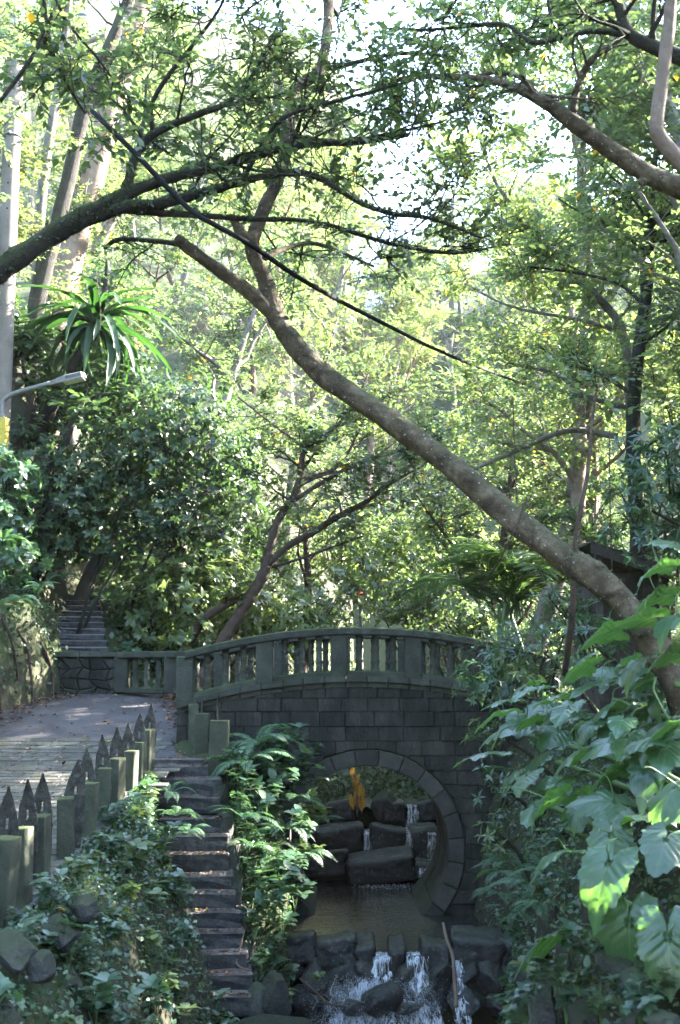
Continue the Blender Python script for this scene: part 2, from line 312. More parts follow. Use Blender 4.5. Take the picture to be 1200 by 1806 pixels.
# ---------------------------------------------------------------- water
def watermat(name, col, rough, bs, bd):
    m, nt, b, N, L = nmat(name)
    b.inputs['Base Color'].default_value = (*col, 1); b.inputs['Roughness'].default_value = rough; b.inputs['IOR'].default_value = 1.33; b.inputs['Specular IOR Level'].default_value = .6
    g = N.new('ShaderNodeNewGeometry'); mp = N.new('ShaderNodeMapping'); mp.inputs['Scale'].default_value = (1, 1.9, 1); L.new(g.outputs['Position'], mp.inputs['Vector'])
    n = noise_node(N, L, bs, 3, .55, mp.outputs[0]); bp = N.new('ShaderNodeBump'); bp.inputs['Strength'].default_value = bd; bp.inputs['Distance'].default_value = .02
    L.new(n.outputs[0], bp.inputs['Height']); L.new(bp.outputs[0], b.inputs['Normal'])
    return m
M['water'] = watermat('still_water', (.020, .021, .017), .03, 6, 1.0)
M['rapid'] = watermat('rough_water', (.03, .032, .036), .10, 16, .9)
def sheet(name, x0, x1, y0, y1, z, mat, n=8):
    mb = MB(); xs = np.linspace(x0, x1, n); ys = np.linspace(y0, y1, n); A, B = np.meshgrid(xs, ys)
    i = np.arange(n - 1)[:, None] * n; j = np.arange(n - 1)[None, :]
    mb.add(np.c_[A.ravel(), B.ravel(), np.full(n * n, z)], np.stack([i + j, i + j + 1, i + n + j + 1, i + n + j], -1).reshape(-1, 4))
    return tag(mb.build(name, mat), kind='structure')
sheet('pool_water', -2.2, 3.6, 19.32, 25.75, 0, M['water'])
sheet('stream_water', -2.4, 3.2, -20, 19.2, -1.22, M['rapid'])
sheet('upper_pool_water', -1.9, 3.0, 25.22, 26.5, .385, M['rapid'])
sheet('upper_pool_water', -2.2, 3.0, 26.18, 27.4, .92, M['rapid'])
sheet('upper_stream_water', -2.4, 3.2, 27.22, 36, 1.385, M['rapid'])
# ---------------------------------------------------------------- path
rng = np.random.default_rng(5); rnd = random.Random(5)
mb = MB(); ys = np.linspace(-5, 27.2, 70); zz = pz(ys)
xr_ = np.where(ys < 20.3, -3.2, np.where(ys < 20.9, -2.5, np.interp(ys, [20.9, 28], [-2.25, -3.95])))
V = np.concatenate([np.c_[np.full(70, -7.9), ys, zz], np.c_[xr_, ys, zz]])
jj = np.arange(69); mb.add(V, np.stack([jj, 70 + jj, 71 + jj, jj + 1], -1))
path = tag(mb.build('path', M['path']), kind='structure')
pm = [bevel_box_mesh('paving_stone', 1, 1, .03, M['pave'], .015, .004, s) for s in range(4)]
y = 12.6; row = 0
while y < 22.3:
    x = -7.55 - (row % 2) * .3 + rnd.uniform(-.08, .08)
    h = rnd.uniform(.25, .30)
    while x < -3.45:
        wd = rnd.uniform(.5, .74)
        o = link('paving_stone', rnd.choice(pm), path, (x + wd / 2, y + h / 2, float(pz(y + h / 2)) - .012 + rnd.uniform(-.004, .004)), (math.atan2(float(pz(y + .5) - pz(y)), .5) + rnd.uniform(-.008, .008), rnd.uniform(-.006, .006), rnd.uniform(-.012, .012)), (wd - .022, h - .024, 1))
        x += wd
    y += h; row += 1
# ---------------------------------------------------------------- bridge
BY0, BY1 = 22.2, 24.9; CX, CZA, RO, RI = .52, 1.196, 1.855, 1.554
BXL, BXR = -3.15, 4.2
def deck(x): return 4.43 - .042 * (np.asarray(x, float) - .35) ** 2
bridge = empty('stone_bridge', (CX, BY0, 0), 'old grey stone bridge with round arch and humped balustrade over the stream', 'bridge')
BW = bridge.matrix_world.copy()
off = np.array([CX, BY0, 0])
def part(mb, name, mat, parent, smooth=False):
    return mb.build(name, mat, parent, smooth, origin=off)
spandrel = None
mb = MB()
def zarc(x, r): 
    d = r * r - (x - CX) ** 2; return np.where(d > 0, CZA + np.sqrt(np.maximum(d, 0)), -9)
xs = np.linspace(BXL, BXR, 120)
for yy, flip in ((BY0 + .05, 1), (BY1 - .02, -1)):
    for a, b_ in zip(xs[:-1], xs[1:]):
        xm = (a + b_) / 2
        lo = [max(-.6, float(zarc(a, RI + .1))), max(-.6, float(zarc(b_, RI + .1)))]
        if abs(xm - CX) < RI + .1:
            zb = CZA - math.sqrt((RI + .1) ** 2 - (xm - CX) ** 2)
            if zb > -.6: mb.add([[a, yy, -.6], [b_, yy, -.6], [b_, yy, zb], [a, yy, zb]], np.array([[0, 1, 2, 3]]))
        else: lo = [-.6, -.6]
        mb.add([[a, yy, lo[0]], [b_, yy, lo[1]], [b_, yy, float(deck(b_)) - .05], [a, yy, float(deck(a)) - .05]], np.array([[0, 1, 2, 3]]))
for a, b_ in zip(xs[:-1], xs[1:]):
    mb.add([[a, BY0 + .05, float(deck(a)) - .05], [b_, BY0 + .05, float(deck(b_)) - .05], [b_, BY1, float(deck(b_)) - .05], [a, BY1, float(deck(a)) - .05]], np.array([[0, 1, 2, 3]]))
for xe in (BXL, BXR): mb.add([[xe, BY0 + .05, -.6], [xe, BY1, -.6], [xe, BY1, 3.85], [xe, BY0 + .05, 3.85]], np.array([[0, 1, 2, 3]]))
spandrel = part(mb, 'spandrel_wall', M['mortar'], bridge)
# masonry courses
z0 = -.35; crs = 0
while z0 < 4.1:
    hgt = rnd.uniform(.25, .30); z1 = z0 + hgt
    x = BXL - rnd.uniform(0, .3)
    while x < BXR:
        wd = rnd.uniform(.38, .72); a, b_ = max(x, BXL) + .005, min(x + wd, BXR) - .005; x += wd
        if b_ - a < .08: continue
        segs = []
        if z1 > CZA:
            cols = np.linspace(a, b_, 9)
            lo = np.maximum(z0 + .004, np.where(np.abs(cols - CX) < RO + .012, zarc(cols, RO + .012), -9)); hi = np.minimum(z1 - .004, deck(cols) - .20)
            if z0 < CZA: 
                if np.any(np.abs(cols - CX) < RO): 
                    zt = [z0 + .004, (z0 + z1) / 2, z1 - .004]
                    e = [math.sqrt(max(0, (RO + .012) ** 2 - (z - CZA) ** 2)) for z in zt]
                    if a > CX: p = [(max(a, CX + e[0]), zt[0]), (b_, zt[0]), (b_, zt[2]), (max(a, CX + e[2]), zt[2]), (max(a, CX + e[1]), zt[1])]
                    else: p = [(a, zt[0]), (min(b_, CX - e[0]), zt[0]), (min(b_, CX - e[1]), zt[1]), (min(b_, CX - e[2]), zt[2]), (a, zt[2])]
                    if min(q[0] for q in p) < max(q[0] for q in p) - .06 and not (a < CX < b_) and p[0][0] < p[1][0]: segs.append(p)
                    lo = hi
            ok = hi - lo > .03
            if ok.sum() >= 3:
                c = cols[ok]; p = [(u, v) for u, v in zip(c, lo[ok])] + [(u, v) for u, v in zip(c[::-1], hi[ok][::-1])]
                if ok.all() and np.ptp(lo) < 1e-6 and np.ptp(hi) < 1e-6: p = [(a, lo[0]), (b_, lo[0]), (b_, hi[0]), (a, hi[0])]
                segs.append(p)
        else:
            zt = np.linspace(z0 + .004, z1 - .004, 3)
            e = np.sqrt(np.maximum(0, (RO + .012) ** 2 - (zt - CZA) ** 2))
            if a > CX: 
                lx = np.maximum(a, CX + e)
                if b_ - lx.max() > .05: segs.append([(lx[0], zt[0]), (b_, zt[0]), (b_, zt[2]), (lx[2], zt[2]), (lx[1], zt[1])])
            elif b_ < CX:
                rx = np.minimum(b_, CX - e)
                if rx.min() - a > .05: segs.append([(a, zt[0]), (rx[0], zt[0]), (rx[1], zt[1]), (rx[2], zt[2]), (a, zt[2])])
        for p in segs:
            m_ = MB(); yf = BY0 - rnd.uniform(.0, .035); extrude_poly(m_, p, yf, BY0 + .10, .011); part(m_, 'stone_block', M['stone'], spandrel)
    z0 = z1; crs += 1
# arch ring + barrel
ring = empty('arch_ring', (0, 0, 0)); ring.parent = bridge
a0 = -math.asin(min(1, (CZA + .35) / RI)); nv = 23
def arcstone(t0, t1, r0, r1, y0, y1, name, par, mat):
    m_ = MB(); n = 3; A = np.linspace(t0, t1, n)
    prof = [(CX + r1 * math.cos(t), CZA + r1 * math.sin(t)) for t in A] + [(CX + r0 * math.cos(t), CZA + r0 * math.sin(t)) for t in A[::-1]]
    extrude_poly(m_, prof, y0, y1, .014); part(m_, name, mat, par)
for k in range(nv):
    t0 = a0 + (math.pi - 2 * a0) * k / nv; t1 = a0 + (math.pi - 2 * a0) * (k + 1) / nv
    arcstone(t0 + .004, t1 - .004, RI + rnd.uniform(-.01, .01), RO + rnd.uniform(-.015, .0), BY0 - .05 - rnd.uniform(0, .03), BY0 + .42, 'voussoir', ring, M['ring'])
    yb = BY0 + .43
    while yb < BY1 - .1:
        ye = min(BY1, yb + rnd.uniform(.55, .8)); ye = BY1 if BY1 - ye < .25 else ye
        arcstone(t0 + .004, t1 - .004, RI + rnd.uniform(-.008, .015), RI + .2, yb, ye - .01, 'barrel_stone', ring, M['ring']); yb = ye
# string course
NS = 18; xe = np.linspace(BXL, BXR, NS + 1)
strg = empty('string_course'); strg.parent = bridge
for k in range(NS):
    a, b_ = xe[k] + .004, xe[k + 1] - .004; dz = rnd.uniform(-.008, .008)
    for (lo, hi, yf, nm) in ((-.20, -.105, .03, 'band_stone'), (-.10, .02, .10, 'coping_stone')):
        m_ = MB(); extrude_poly(m_, [(a, deck(a) + lo), (b_, deck(b_) + lo), (b_, deck(b_) + hi + dz), (a, deck(a) + hi + dz)], BY0 - yf + rnd.uniform(-.01, .01), BY0 + .3, .016); part(m_, nm, M['rail'], strg)
# balustrades
bal_prof = [(.078, 0), (.078, .04), (.062, .05), (.058, .14), (.071, .20), (.071, .235), (.057, .245), (.055, .40), (.069, .455), (.069, .49), (.056, .50), (.060, .63), (.074, .65), (.074, .70)]
def baluster_mesh(seed):
    mb = MB(); r_ = np.random.default_rng(seed); seg = 8; V = []
    for r, z in bal_prof:
        for s in range(seg):
            t = 2 * math.pi * (s + .5) / seg; q = r * (1 + r_.normal(0, .02)) * (1.12 if s % 2 else 1.0); V.append((q * math.cos(t), q * math.sin(t), z))
    n = len(bal_prof); i = np.arange(n - 1)[:, None] * seg; j = np.arange(seg)[None, :]; j2 = (j + 1) % seg
    mb.add(V, np.stack([i + j, i + j2, i + seg + j2, i + seg + j], -1).reshape(-1, 4)); return mb.mesh('baluster', M['rail'], False)
BALM = [baluster_mesh(s) for s in range(4)]
PILM = [bevel_box_mesh('pillar', .33, .33, .86, M['rail'], .018, .006, s, 1) for s in range(3)]
def balustrade(pts, parent, zf, name='balustrade'):
    """pts: pillar positions in plan; zf(i+t) the deck level"""
    e = empty(name); e.parent = parent; e.location = (-CX, -BY0, 0)
    RH = .90
    for i, (x, y_) in enumerate(pts):
        z = zf(x)
        link('pillar', PILM[i % 3], e, (x, y_, z), (0, 0, rnd.uniform(-.02, .02)))
    for (x0, y0), (x1, y1) in zip(pts[:-1], pts[1:]):
        L_ = math.hypot(x1 - x0, y1 - y0); an = math.atan2(y1 - y0, x1 - x0)
        for k in range(3):
            t = (k + 1) / 4 + (k - 1) * -.02; x = x0 + (x1 - x0) * t; y_ = y0 + (y1 - y0) * t
            link('baluster', BALM[rnd.randrange(4)], e, (x, y_, zf(x) + .10), (rnd.uniform(-.01, .01), 0, an + rnd.uniform(-.06, .06)))
        for nm, za, zb, hw in (('handrail', .80, .955, .20), ('plinth', -.02, .12, .12)):
            m_ = MB(); ns = 4
            t_in = .0 if nm == 'handrail' else .165 / L_
            rows = []
            for s in range(ns + 1):
                t = t_in + (1 - 2 * t_in) * s / ns; 
                if nm == 'handrail': t = .003 + .994 * s / ns
                x = x0 + (x1 - x0) * t; y_ = y0 + (y1 - y0) * t; nx_, ny_ = -math.sin(an), math.cos(an); z = zf(x) + rnd.uniform(-.005, .005)
                ch = .025
                rows.append([(x + nx_ * q, y_ + ny_ * q, z + h_) for q, h_ in ((-hw + ch, za), (hw - ch, za), (hw, za + ch), (hw, zb - ch), (hw - ch, zb), (-hw + ch, zb), (-hw, zb - ch), (-hw, za + ch))])
            V = np.array(rows).reshape(-1, 3); i_ = np.arange(ns)[:, None] * 8; j = np.arange(8)[None, :]; j2 = (j + 1) % 8
            m_.add(V, [np.stack([i_ + j, i_ + j2, i_ + 8 + j2, i_ + 8 + j], -1).reshape(-1, 4), np.array([[7, 6, 5, 4, 3, 2, 1, 0]]), np.array([[ns * 8 + q for q in range(8)]])])
            m_.build(nm, M['rail'], e, False)
    return e
dk = lambda x: float(deck(x))
balustrade([(-3.0, BY0 + .06), (-1.46, BY0 + .06), (-.02, BY0 + .06), (1.42, BY0 + .06), (2.87, BY0 + .06), (4.1, BY0 + .25)], bridge, dk)
def dk2(x): return float(np.where(np.asarray(x) < -3.2, 4.03, deck(x)))
balustrade([(-5.15, 27.05), (-3.85, 26.3), (-2.6, 25.2), (-1.3, 24.85), (.05, 24.8), (1.42, 24.8), (2.8, 24.85), (4.1, 24.9)], bridge, dk2)
# ---------------------------------------------------------------- rubble wall at the end of the path
rw = empty('rubble_wall', (-6.0, 27.1, 3.9), 'low dark rubble wall closing the end of the path below the upper steps', 'wall')
ro = np.array([-6.0, 27.1, 3.9])
mb = MB(); box(mb, (-7.6, 27.1, 3.7), (-5.2, 27.5, 4.88)); mb.build('wall_core', M['mortar'], rw, False, origin=ro)
cols, rows = 7, 4
gxp = np.linspace(-7.55, -5.25, cols + 1)[None, :] + rng.uniform(-.09, .09, (rows + 1, cols + 1)); gzp = np.linspace(3.85, 4.82, rows + 1)[:, None] + rng.uniform(-.06, .06, (rows + 1, cols + 1))
gzp[0] = 3.85; gzp[-1] = 4.82; gxp[1::2] += .1
for r_ in range(rows):
    for c in range(cols):
        q = [(gxp[r_, c], gzp[r_, c]), (gxp[r_, c + 1], gzp[r_, c + 1]), (gxp[r_ + 1, c + 1], gzp[r_ + 1, c + 1]), (gxp[r_ + 1, c], gzp[r_ + 1, c])]
        cx_, cz_ = np.mean(q, 0); q = [(cx_ + (a - cx_) * .97, cz_ + (b - cz_) * .97) for a, b in q]
        m_ = MB(); extrude_poly(m_, q, 27.04 - rnd.uniform(0, .04), 27.2, .03); m_.build('wall_stone', M['stone'], rw, False, origin=ro)
for k in range(5):
    m_ = MB(); a = -7.6 + k * .48; extrude_poly(m_, [(a, 4.86), (a + .472, 4.86), (a + .472, 4.99 - .005 * k), (a, 4.99)], 26.98, 27.5, .02); m_.build('coping_stone', M['rail'], rw, False, origin=ro)
# ---------------------------------------------------------------- upper steps behind the rubble wall
us = empty('garden_steps', (-6.3, 27.7, 4.9), 'dark narrow stone steps climbing into the shrubs behind the rubble wall', 'steps')
usm = [bevel_box_mesh('step', 1.35, .5, .19, M['step'], .02, .012, 40 + s, 1) for s in range(3)]
for k in range(11):
    link('step', usm[k % 3], us, (.0 - .10 * k, .05 + .36 * k, -.14 + .165 * k), (0, 0, rnd.uniform(-.05, .05) + .1), (1 + rnd.uniform(-.05, .05), 1, 1))
# ---------------------------------------------------------------- stream stair
st = empty('stone_stair', (-1.8, 17.05, -1.2), 'steep flight of dark mossy stone steps going down from the path to the stream', 'stairs')
stm = [bevel_box_mesh('step', 1.14, .62, .30, M['step'], .025, .012, 50 + s, 2) for s in range(5)]
lipy = [1339, 1351, 1373, 1405, 1443, 1474, 1506, 1543, 1575, 1608, 1644, 1682, 1718, 1757]
san = math.atan2(STX[1] - STX[0], STY[1] - STY[0])
for k, ly in enumerate(lipy):
    Yk = 20.70 - (20.70 - 17.15) * k / 13; P_ = at(0, ly, Yk); xk = np.interp(Yk, STY, STX)
    link('step', stm[k % 5], st, (xk + 1.8 + rnd.uniform(-.03, .03), Yk + .31 - 17.05, P_.z - .30 + 1.2), (rnd.uniform(-.015, .015), rnd.uniform(-.015, .015), -san * .3 + rnd.uniform(-.03, .03)), (rnd.uniform(.97, 1.04), 1, 1))
# side walls of the stair
for sd_, nm in ((-1, 'stair_side_wall'), (1, 'stair_side_wall')):
    for k in range(9):
        Yk = 20.3 - .42 * k; xk = float(np.interp(Yk, STY, STX)) + sd_ * (.66 + rnd.uniform(0, .05)); zk = float(np.interp(Yk, [17.05, 20.75], [-1.3, 2.6]))
        m_ = bevel_box_mesh('side_stone', .22, .46, .75, M['rock'], .04, .04, 80 + k + 20 * sd_, 1)
        link('side_stone', m_, st, (xk + 1.8, Yk - 17.05, zk - .35 + 1.2 + (.08 if sd_ > 0 else .2)), (0, 0, rnd.uniform(-.1, .1)))
# ---------------------------------------------------------------- fence of flat posts and pointed pickets
def picket_mesh(seed):
    r_ = random.Random(seed); bm = bmesh.new(); nc, nr = 9, 20; H = 1.08; W = .125; vv = {}
    def hw(t): return W * (.86 + .28 * t if t < .5 else max(0, 1 - ((t - .5) / .5) ** 1.9))
    for r in range(nr + 1):
        for c in range(nc + 1):
            t = r / nr; vv[r, c] = bm.verts.new(((c / nc - .5) * 2 * max(hw(t), .008) + r_.uniform(-.003, .003), 0, t * H))
    for r in range(nr):
        for c in range(nc):
            ph = (r + (3 if c in (2, 6) else 0)) % 6
            if 7 < r < nr - 3 and c in (2, 4, 6) and (c == 4 or r < 15) and ph in (0, 1): continue
            bm.faces.new((vv[r, c], vv[r, c + 1], vv[r + 1, c + 1], vv[r + 1, c]))
    bmesh.ops.solidify(bm, geom=bm.faces[:], thickness=.07)
    for v in bm.verts: v.co += Vector((r_.uniform(-.006, .006), r_.uniform(-.010, .010), r_.uniform(-.006, .006)))
    bmesh.ops.recalc_face_normals(bm, faces=bm.faces)
    me = bpy.data.meshes.new('pointed_picket'); bm.to_mesh(me); bm.free(); me.materials.append(M['picket']); return me
PICK = [picket_mesh(s) for s in range(4)]
SLAB = [bevel_box_mesh('concrete_post', .19, .30, .95, M['post'], .010, .004, s, 1) for s in range(4)]
slabx = [16, 51, 83, 128, 160, 187, 211, 234, 249, 264]; slabt = [1480, 1463, 1440, 1408, 1382, 1356, 1338, 1325, 1310, 1287]
ordn = ['first', 'second', 'third', 'fourth', 'fifth', 'sixth', 'seventh', 'eighth', 'ninth', 'tenth', 'eleventh', 'twelfth']
for k in range(-1, 10):
    if k < 0: Yk, zt = 10.7, 2.80
    else: Yk = 6700 / (600 - slabx[k]); zt = at(0, slabt[k], Yk).z
    n_ = ordn[9 - k]
    o = link('concrete_post', SLAB[k % 4], None, (-3.35, Yk + .12, zt - .95), (rnd.uniform(-.05, .05), rnd.uniform(-.06, .06), rnd.uniform(-.2, .2)))
    tag(o, f'flat-topped mossy concrete post, {n_} from the stair head along the left bank', 'fence post', 'flat fence posts along the left bank')
    o = link('pointed_picket', PICK[k % 4], None, (-3.40 + rnd.uniform(-.03, .03), Yk + .48, zt - .95 + .32 + rnd.uniform(-.03, .03)), (rnd.uniform(-.04, .04), rnd.uniform(-.05, .05), rnd.uniform(-.25, .25)), (1.15 if k == 3 else 1, 1, 1))
    tag(o, f'pointed openwork concrete picket, {n_} from the stair head along the left bank', 'picket', 'pointed pickets along the left bank')
big = bevel_box_mesh('concrete_post', .34, .18, .95, M['post'], .012, .004, 9, 1)
rx = [(-2.16, 20.55, 1270, 0), (-2.58, 21.35, 1258, .2), (-2.80, 22.1, 1241, .4), (-2.98, 22.9, 1232, .4), (-3.15, 23.7, 1222, .4), (-3.32, 24.5, 1212, .4), (-3.5, 25.3, 1204, .4)]
for k, (x, y_, ty, rz) in enumerate(rx):
    zt = at(0, ty, y_).z if k < 3 else float(pz(y_)) + .72
    o = link('concrete_post', big if k == 0 else SLAB[k % 4], None, (x, y_, zt - .95), (0, rnd.uniform(-.04, .04), rz * .3), (1, 1, 1) if k != 1 else (1.3, 1, 1))
    tag(o, 'broad flat-topped concrete end post at the top of the stream stair' if k == 0 else f'flat-topped concrete post, {ordn[k]} of the row from the stair head to the bridge', 'fence post', 'flat fence posts between stair and bridge')
    o = link('pointed_picket', PICK[k % 4], None, (x - .02, y_ + .30, zt - .95 + .22), (rnd.uniform(-.05, .05), rnd.uniform(-.1, .02), R(84) + rnd.uniform(-.12, .12)), (1, .55, 1))
    tag(o, f'thin edge-on pointed picket, {ordn[k]} of the row from the stair head to the bridge', 'picket', 'pointed pickets between stair and bridge')
# ---------------------------------------------------------------- rocks
def rock_mesh(seed, mat, sub=4, amp=.15, flat=.5):
    bm = bmesh.new(); bmesh.ops.create_icosphere(bm, subdivisions=sub, radius=1); o_ = Vector((seed * 3.1, seed * 1.7, seed))
    r_ = random.Random(seed); planes = [(Vector((r_.uniform(-1, 1), r_.uniform(-1, 1), r_.uniform(-1, 1))).normalized(), r_.uniform(.5, .8)) for _ in range(14)]
    for v in bm.verts:
        p = v.co.copy()
        for n_, d in planes:
            e = p.dot(n_) - d
            if e > 0: p -= n_ * e * .96
        p *= 1 + amp * mnoise.noise(p * 1.6 + o_) + amp * .35 * mnoise.noise(p * 4.5 + o_) + amp * .16 * mnoise.noise(p * 11 + o_)
        v.co = p
    for f in bm.faces: f.smooth = True
    me = bpy.data.meshes.new('rock'); bm.to_mesh(me); bm.free(); me.materials.append(mat); return me
def block_mesh(seed, mat):
    bm = bmesh.new(); bmesh.ops.create_icosphere(bm, subdivisions=4, radius=1); o_ = Vector((seed * 2.1, seed * 4.7, seed * 1.3))
    for v in bm.verts:
        p = v.co.copy(); p = p / (abs(p.x) ** 7 + abs(p.y) ** 7 + abs(p.z) ** 9) ** .14 * .82
        p.x += .14 * p.z * mnoise.noise(o_); p.z += .12 * p.x * mnoise.noise(o_ * 2)
        v.co = p * (1 + .11 * mnoise.noise(p * 1.5 + o_) + .06 * mnoise.noise(p * 4 + o_) + .03 * mnoise.noise(p * 10 + o_))
    for f in bm.faces: f.smooth = True
    me = bpy.data.meshes.new('block'); bm.to_mesh(me); bm.free(); me.materials.append(mat); return me
BK = [block_mesh(s, M['wetrock']) for s in range(1, 7)]; BD = [block_mesh(s, M['rock']) for s in range(7, 13)]
RK = [rock_mesh(s, M['rock']) for s in range(1, 7)]; WK = [rock_mesh(s + 10, M['wetrock'], 4, .13) for s in range(1, 7)]
def rock(name, px, py, Y, w_, h_, d_, lib, label, group, rz=None, k=None):
    """centre at pixel, width/height in pixels, depth in metres"""
    p = at(px, py, Y); s = Y / F
    o = link(name, lib[(k if k is not None else rnd.randrange(6))], None, p, (rnd.uniform(-.2, .2), rnd.uniform(-.2, .2), rz if rz is not None else rnd.uniform(-.5, .5)), (w_ * s / 1.72, d_ / 1.72, h_ * s / 1.62))
    return tag(o, label, 'rock', group)
# weir
W_ = 'dark wet capping stone of the weir in front of the bridge'; G_ = 'stones of the weir'
for px, py, w_, h_, n_ in [(522, 1672, 76, 48, 'first'), (592, 1676, 78, 46, 'second'), (640, 1680, 42, 44, 'third'), (698, 1686, 32, 44, 'fourth'), (766, 1688, 54, 54, 'fifth')]: rock('weir_stone', px, py, 19.3, w_, h_, .8, BK, f'dark wet capping stone of the weir, {n_} from the stair side', G_, 0)
rock('weir_stone', 842, 1676, 19.25, 100, 56, .8, BK, 'broad dark capping stone at the right end of the weir', G_, 0, 2)
rock('weir_stone', 906, 1680, 19.3, 70, 56, .8, BK, 'grey weir stone half hidden under the right bank plants', G_, 0, 4)
B_ = 'dark wet boulder below the lip of the weir'
for px, py, w_, h_ in [(505, 1712, 70, 60), (560, 1722, 60, 55), (610, 1715, 60, 50), (655, 1712, 60, 40), (720, 1720, 70, 50), (775, 1722, 60, 55), (815, 1712, 54, 50), (860, 1722, 70, 66), (905, 1740, 60, 70), (530, 1765, 70, 60), (590, 1762, 60, 50), (700, 1752, 60, 44), (755, 1755, 70, 50), (820, 1762, 80, 56), (880, 1772, 60, 40)]:
    rock('boulder', px, py, 19.05 - (py - 1710) * .004, w_, h_, .7, WK, B_, 'boulders of the lower cascade')
rock('boulder', 668, 1762, 18.45, 84, 52, .5, WK, 'shiny wet rounded boulder standing in the foam of the lower cascade', None, 0, 1)
rock('boulder', 720, 1779, 18.4, 54, 18, .35, WK, 'small flat wet stone beside the boulder in the foam', None, 0, 3)
rock('boulder', 622, 1778, 18.4, 50, 26, .4, WK, 'low wet stone left of the foam boulder', None, 0, 2)
rock('boulder', 462, 1812, 16.7, 190, 40, .7, RK, 'pale flat greenish stone at the foot of the stair', None, 0, 5)
rock('boulder', 482, 1755, 17.4, 70, 90, .5, RK, 'mossy block beside the lowest step of the stair', None, 0, 0)
rock('boulder', 452, 1770, 17.3, 46, 80, .5, RK, 'upright mossy stone wedged against the lowest steps', None, 0, 3)
# upper cascades
rock('ledge_stone', 672, 1527, 25.55, 126, 40, .9, BK, 'large flat dark boulder forming the first step of the upper cascade', None, 0, 0)
rock('ledge_stone', 565, 1525, 25.6, 100, 40, .9, BK, 'long dark ledge stone on the left of the first cascade step', None, 0, 4)
rock('ledge_stone', 505, 1520, 25.7, 70, 50, .9, BK, 'dark ledge stone half hidden under the left bank of the cascade', None, 0, 2)
rock('ledge_stone', 748, 1531, 25.35, 34, 20, .5, BK, 'small dark stone under the trickle of the first cascade step', None, 0, 3)
rock('ledge_stone', 790, 1528, 25.6, 50, 40, .8, BK, 'dark ledge stone at the right end of the first cascade step', None, 0, 1)
for px, w_, lab in [(598, 84, 'dark angular boulder left of the split in the middle cascade step'), (683, 62, 'dark angular boulder in the centre of the middle cascade step'), (748, 48, 'dark angular boulder right of centre in the middle cascade step'), (812, 60, 'dark angular boulder at the right bank of the middle cascade step'), (530, 60, 'dark angular boulder at the left bank of the middle cascade step')]:
    rock('ledge_stone', px, 1482, 26.5, w_ + 5, 46, .8, BK, lab, 'boulders of the middle cascade', 0)
for px, w_, lab in [(694, 44, 'dark block left of the topmost thin fall'), (757, 44, 'dark block right of the topmost thin fall'), (600, 50, 'dark block at the left bank of the top cascade step'), (815, 60, 'dark block at the right bank of the top cascade step')]:
    rock('ledge_stone', px, 1431, 27.5, w_, 34, .7, BK, lab, 'blocks of the top cascade', 0)
rock('boulder', 683, 1422, 27.4, 46, 40, .6, RK, 'brown sloping boulder beside the topmost fall', None, 0, 1)
# left bank rocks
LB = 'mossy grey rock in the left bank below the fence posts'
for px, py, Y, w_, h_ in [(110, 1640, 11.2, 74, 50), (30, 1670, 10.2, 90, 50), (72, 1690, 10.2, 60, 50), (150, 1590, 12.2, 56, 38), (255, 1690, 14.0, 50, 54), (270, 1745, 14.2, 60, 70), (200, 1670, 12.6, 56, 46), (240, 1795, 13.2, 80, 60), (0, 1800, 9.4, 70, 90), (120, 1730, 11.2, 60, 50), (180, 1755, 12.0, 60, 56), (300, 1640, 16.2, 36, 80), (320, 1730, 16.6, 30, 90), (215, 1570, 14.2, 50, 34), (90, 1796, 10.6, 80, 66)]:
    rock('bank_rock', px, py + 8, Y, w_, h_, .5, RK, LB, 'rocks of the left bank')
# right bank rocks
RB = 'grey boulder in the foot of the right bank under the big leaves'
for px, py, Y, w_, h_ in [(1125, 1760, 8.2, 50, 90), (1150, 1610, 8.9, 60, 46), (1180, 1680, 8.4, 50, 60), (1110, 1660, 8.9, 46, 46), (1035, 1795, 9.2, 60, 40), (1170, 1800, 7.6, 70, 36), (1090, 1705, 8.7, 40, 44), (960, 1775, 12.5, 46, 80), (1000, 1730, 11.5, 40, 70), (930, 1715, 14.5, 40, 90), (1060, 1700, 9.6, 40, 50)]:
    rock('bank_rock', px, py, Y, w_, h_, .5, RK, RB, 'rocks of the right bank')
# ---------------------------------------------------------------- white water
rngw = np.random.default_rng(11)
OCT = np.array([[1, 0, 0], [-1, 0, 0], [0, 1, 0], [0, -1, 0], [0, 0, 1], [0, 0, -1.]]); OCTF = np.array([[0, 2, 4], [2, 1, 4], [1, 3, 4], [3, 0, 4], [2, 0, 5], [1, 2, 5], [3, 1, 5], [0, 3, 5]])
def drops(mb, C, r, sq=(1, 1, 1)):
    C = np.asarray(C); n = len(C); V = C[:, None, :] + OCT[None] * np.asarray(r).reshape(-1, 1, 1) * np.array(sq)
    mb.add(V.reshape(-1, 3), (np.arange(n)[:, None, None] * 6 + OCTF[None]).reshape(-1, 3), np.repeat(rngw.random(n), 6))
def strand(mb, P, wd):
    P = np.asarray(P, float); n = len(P); T = np.array([1, .15, 0]); wv = np.asarray(wd)[:, None]
    V = np.concatenate([P - T * wv, P + T * wv, P + np.array([0, -1, .3]) * wv * .8]); j = np.arange(n - 1)
    mb.add(V, [np.stack([j, 2 * n + j, 2 * n + j + 1, j + 1], -1), np.stack([2 * n + j, n + j, n + j + 1, 2 * n + j + 1], -1)])
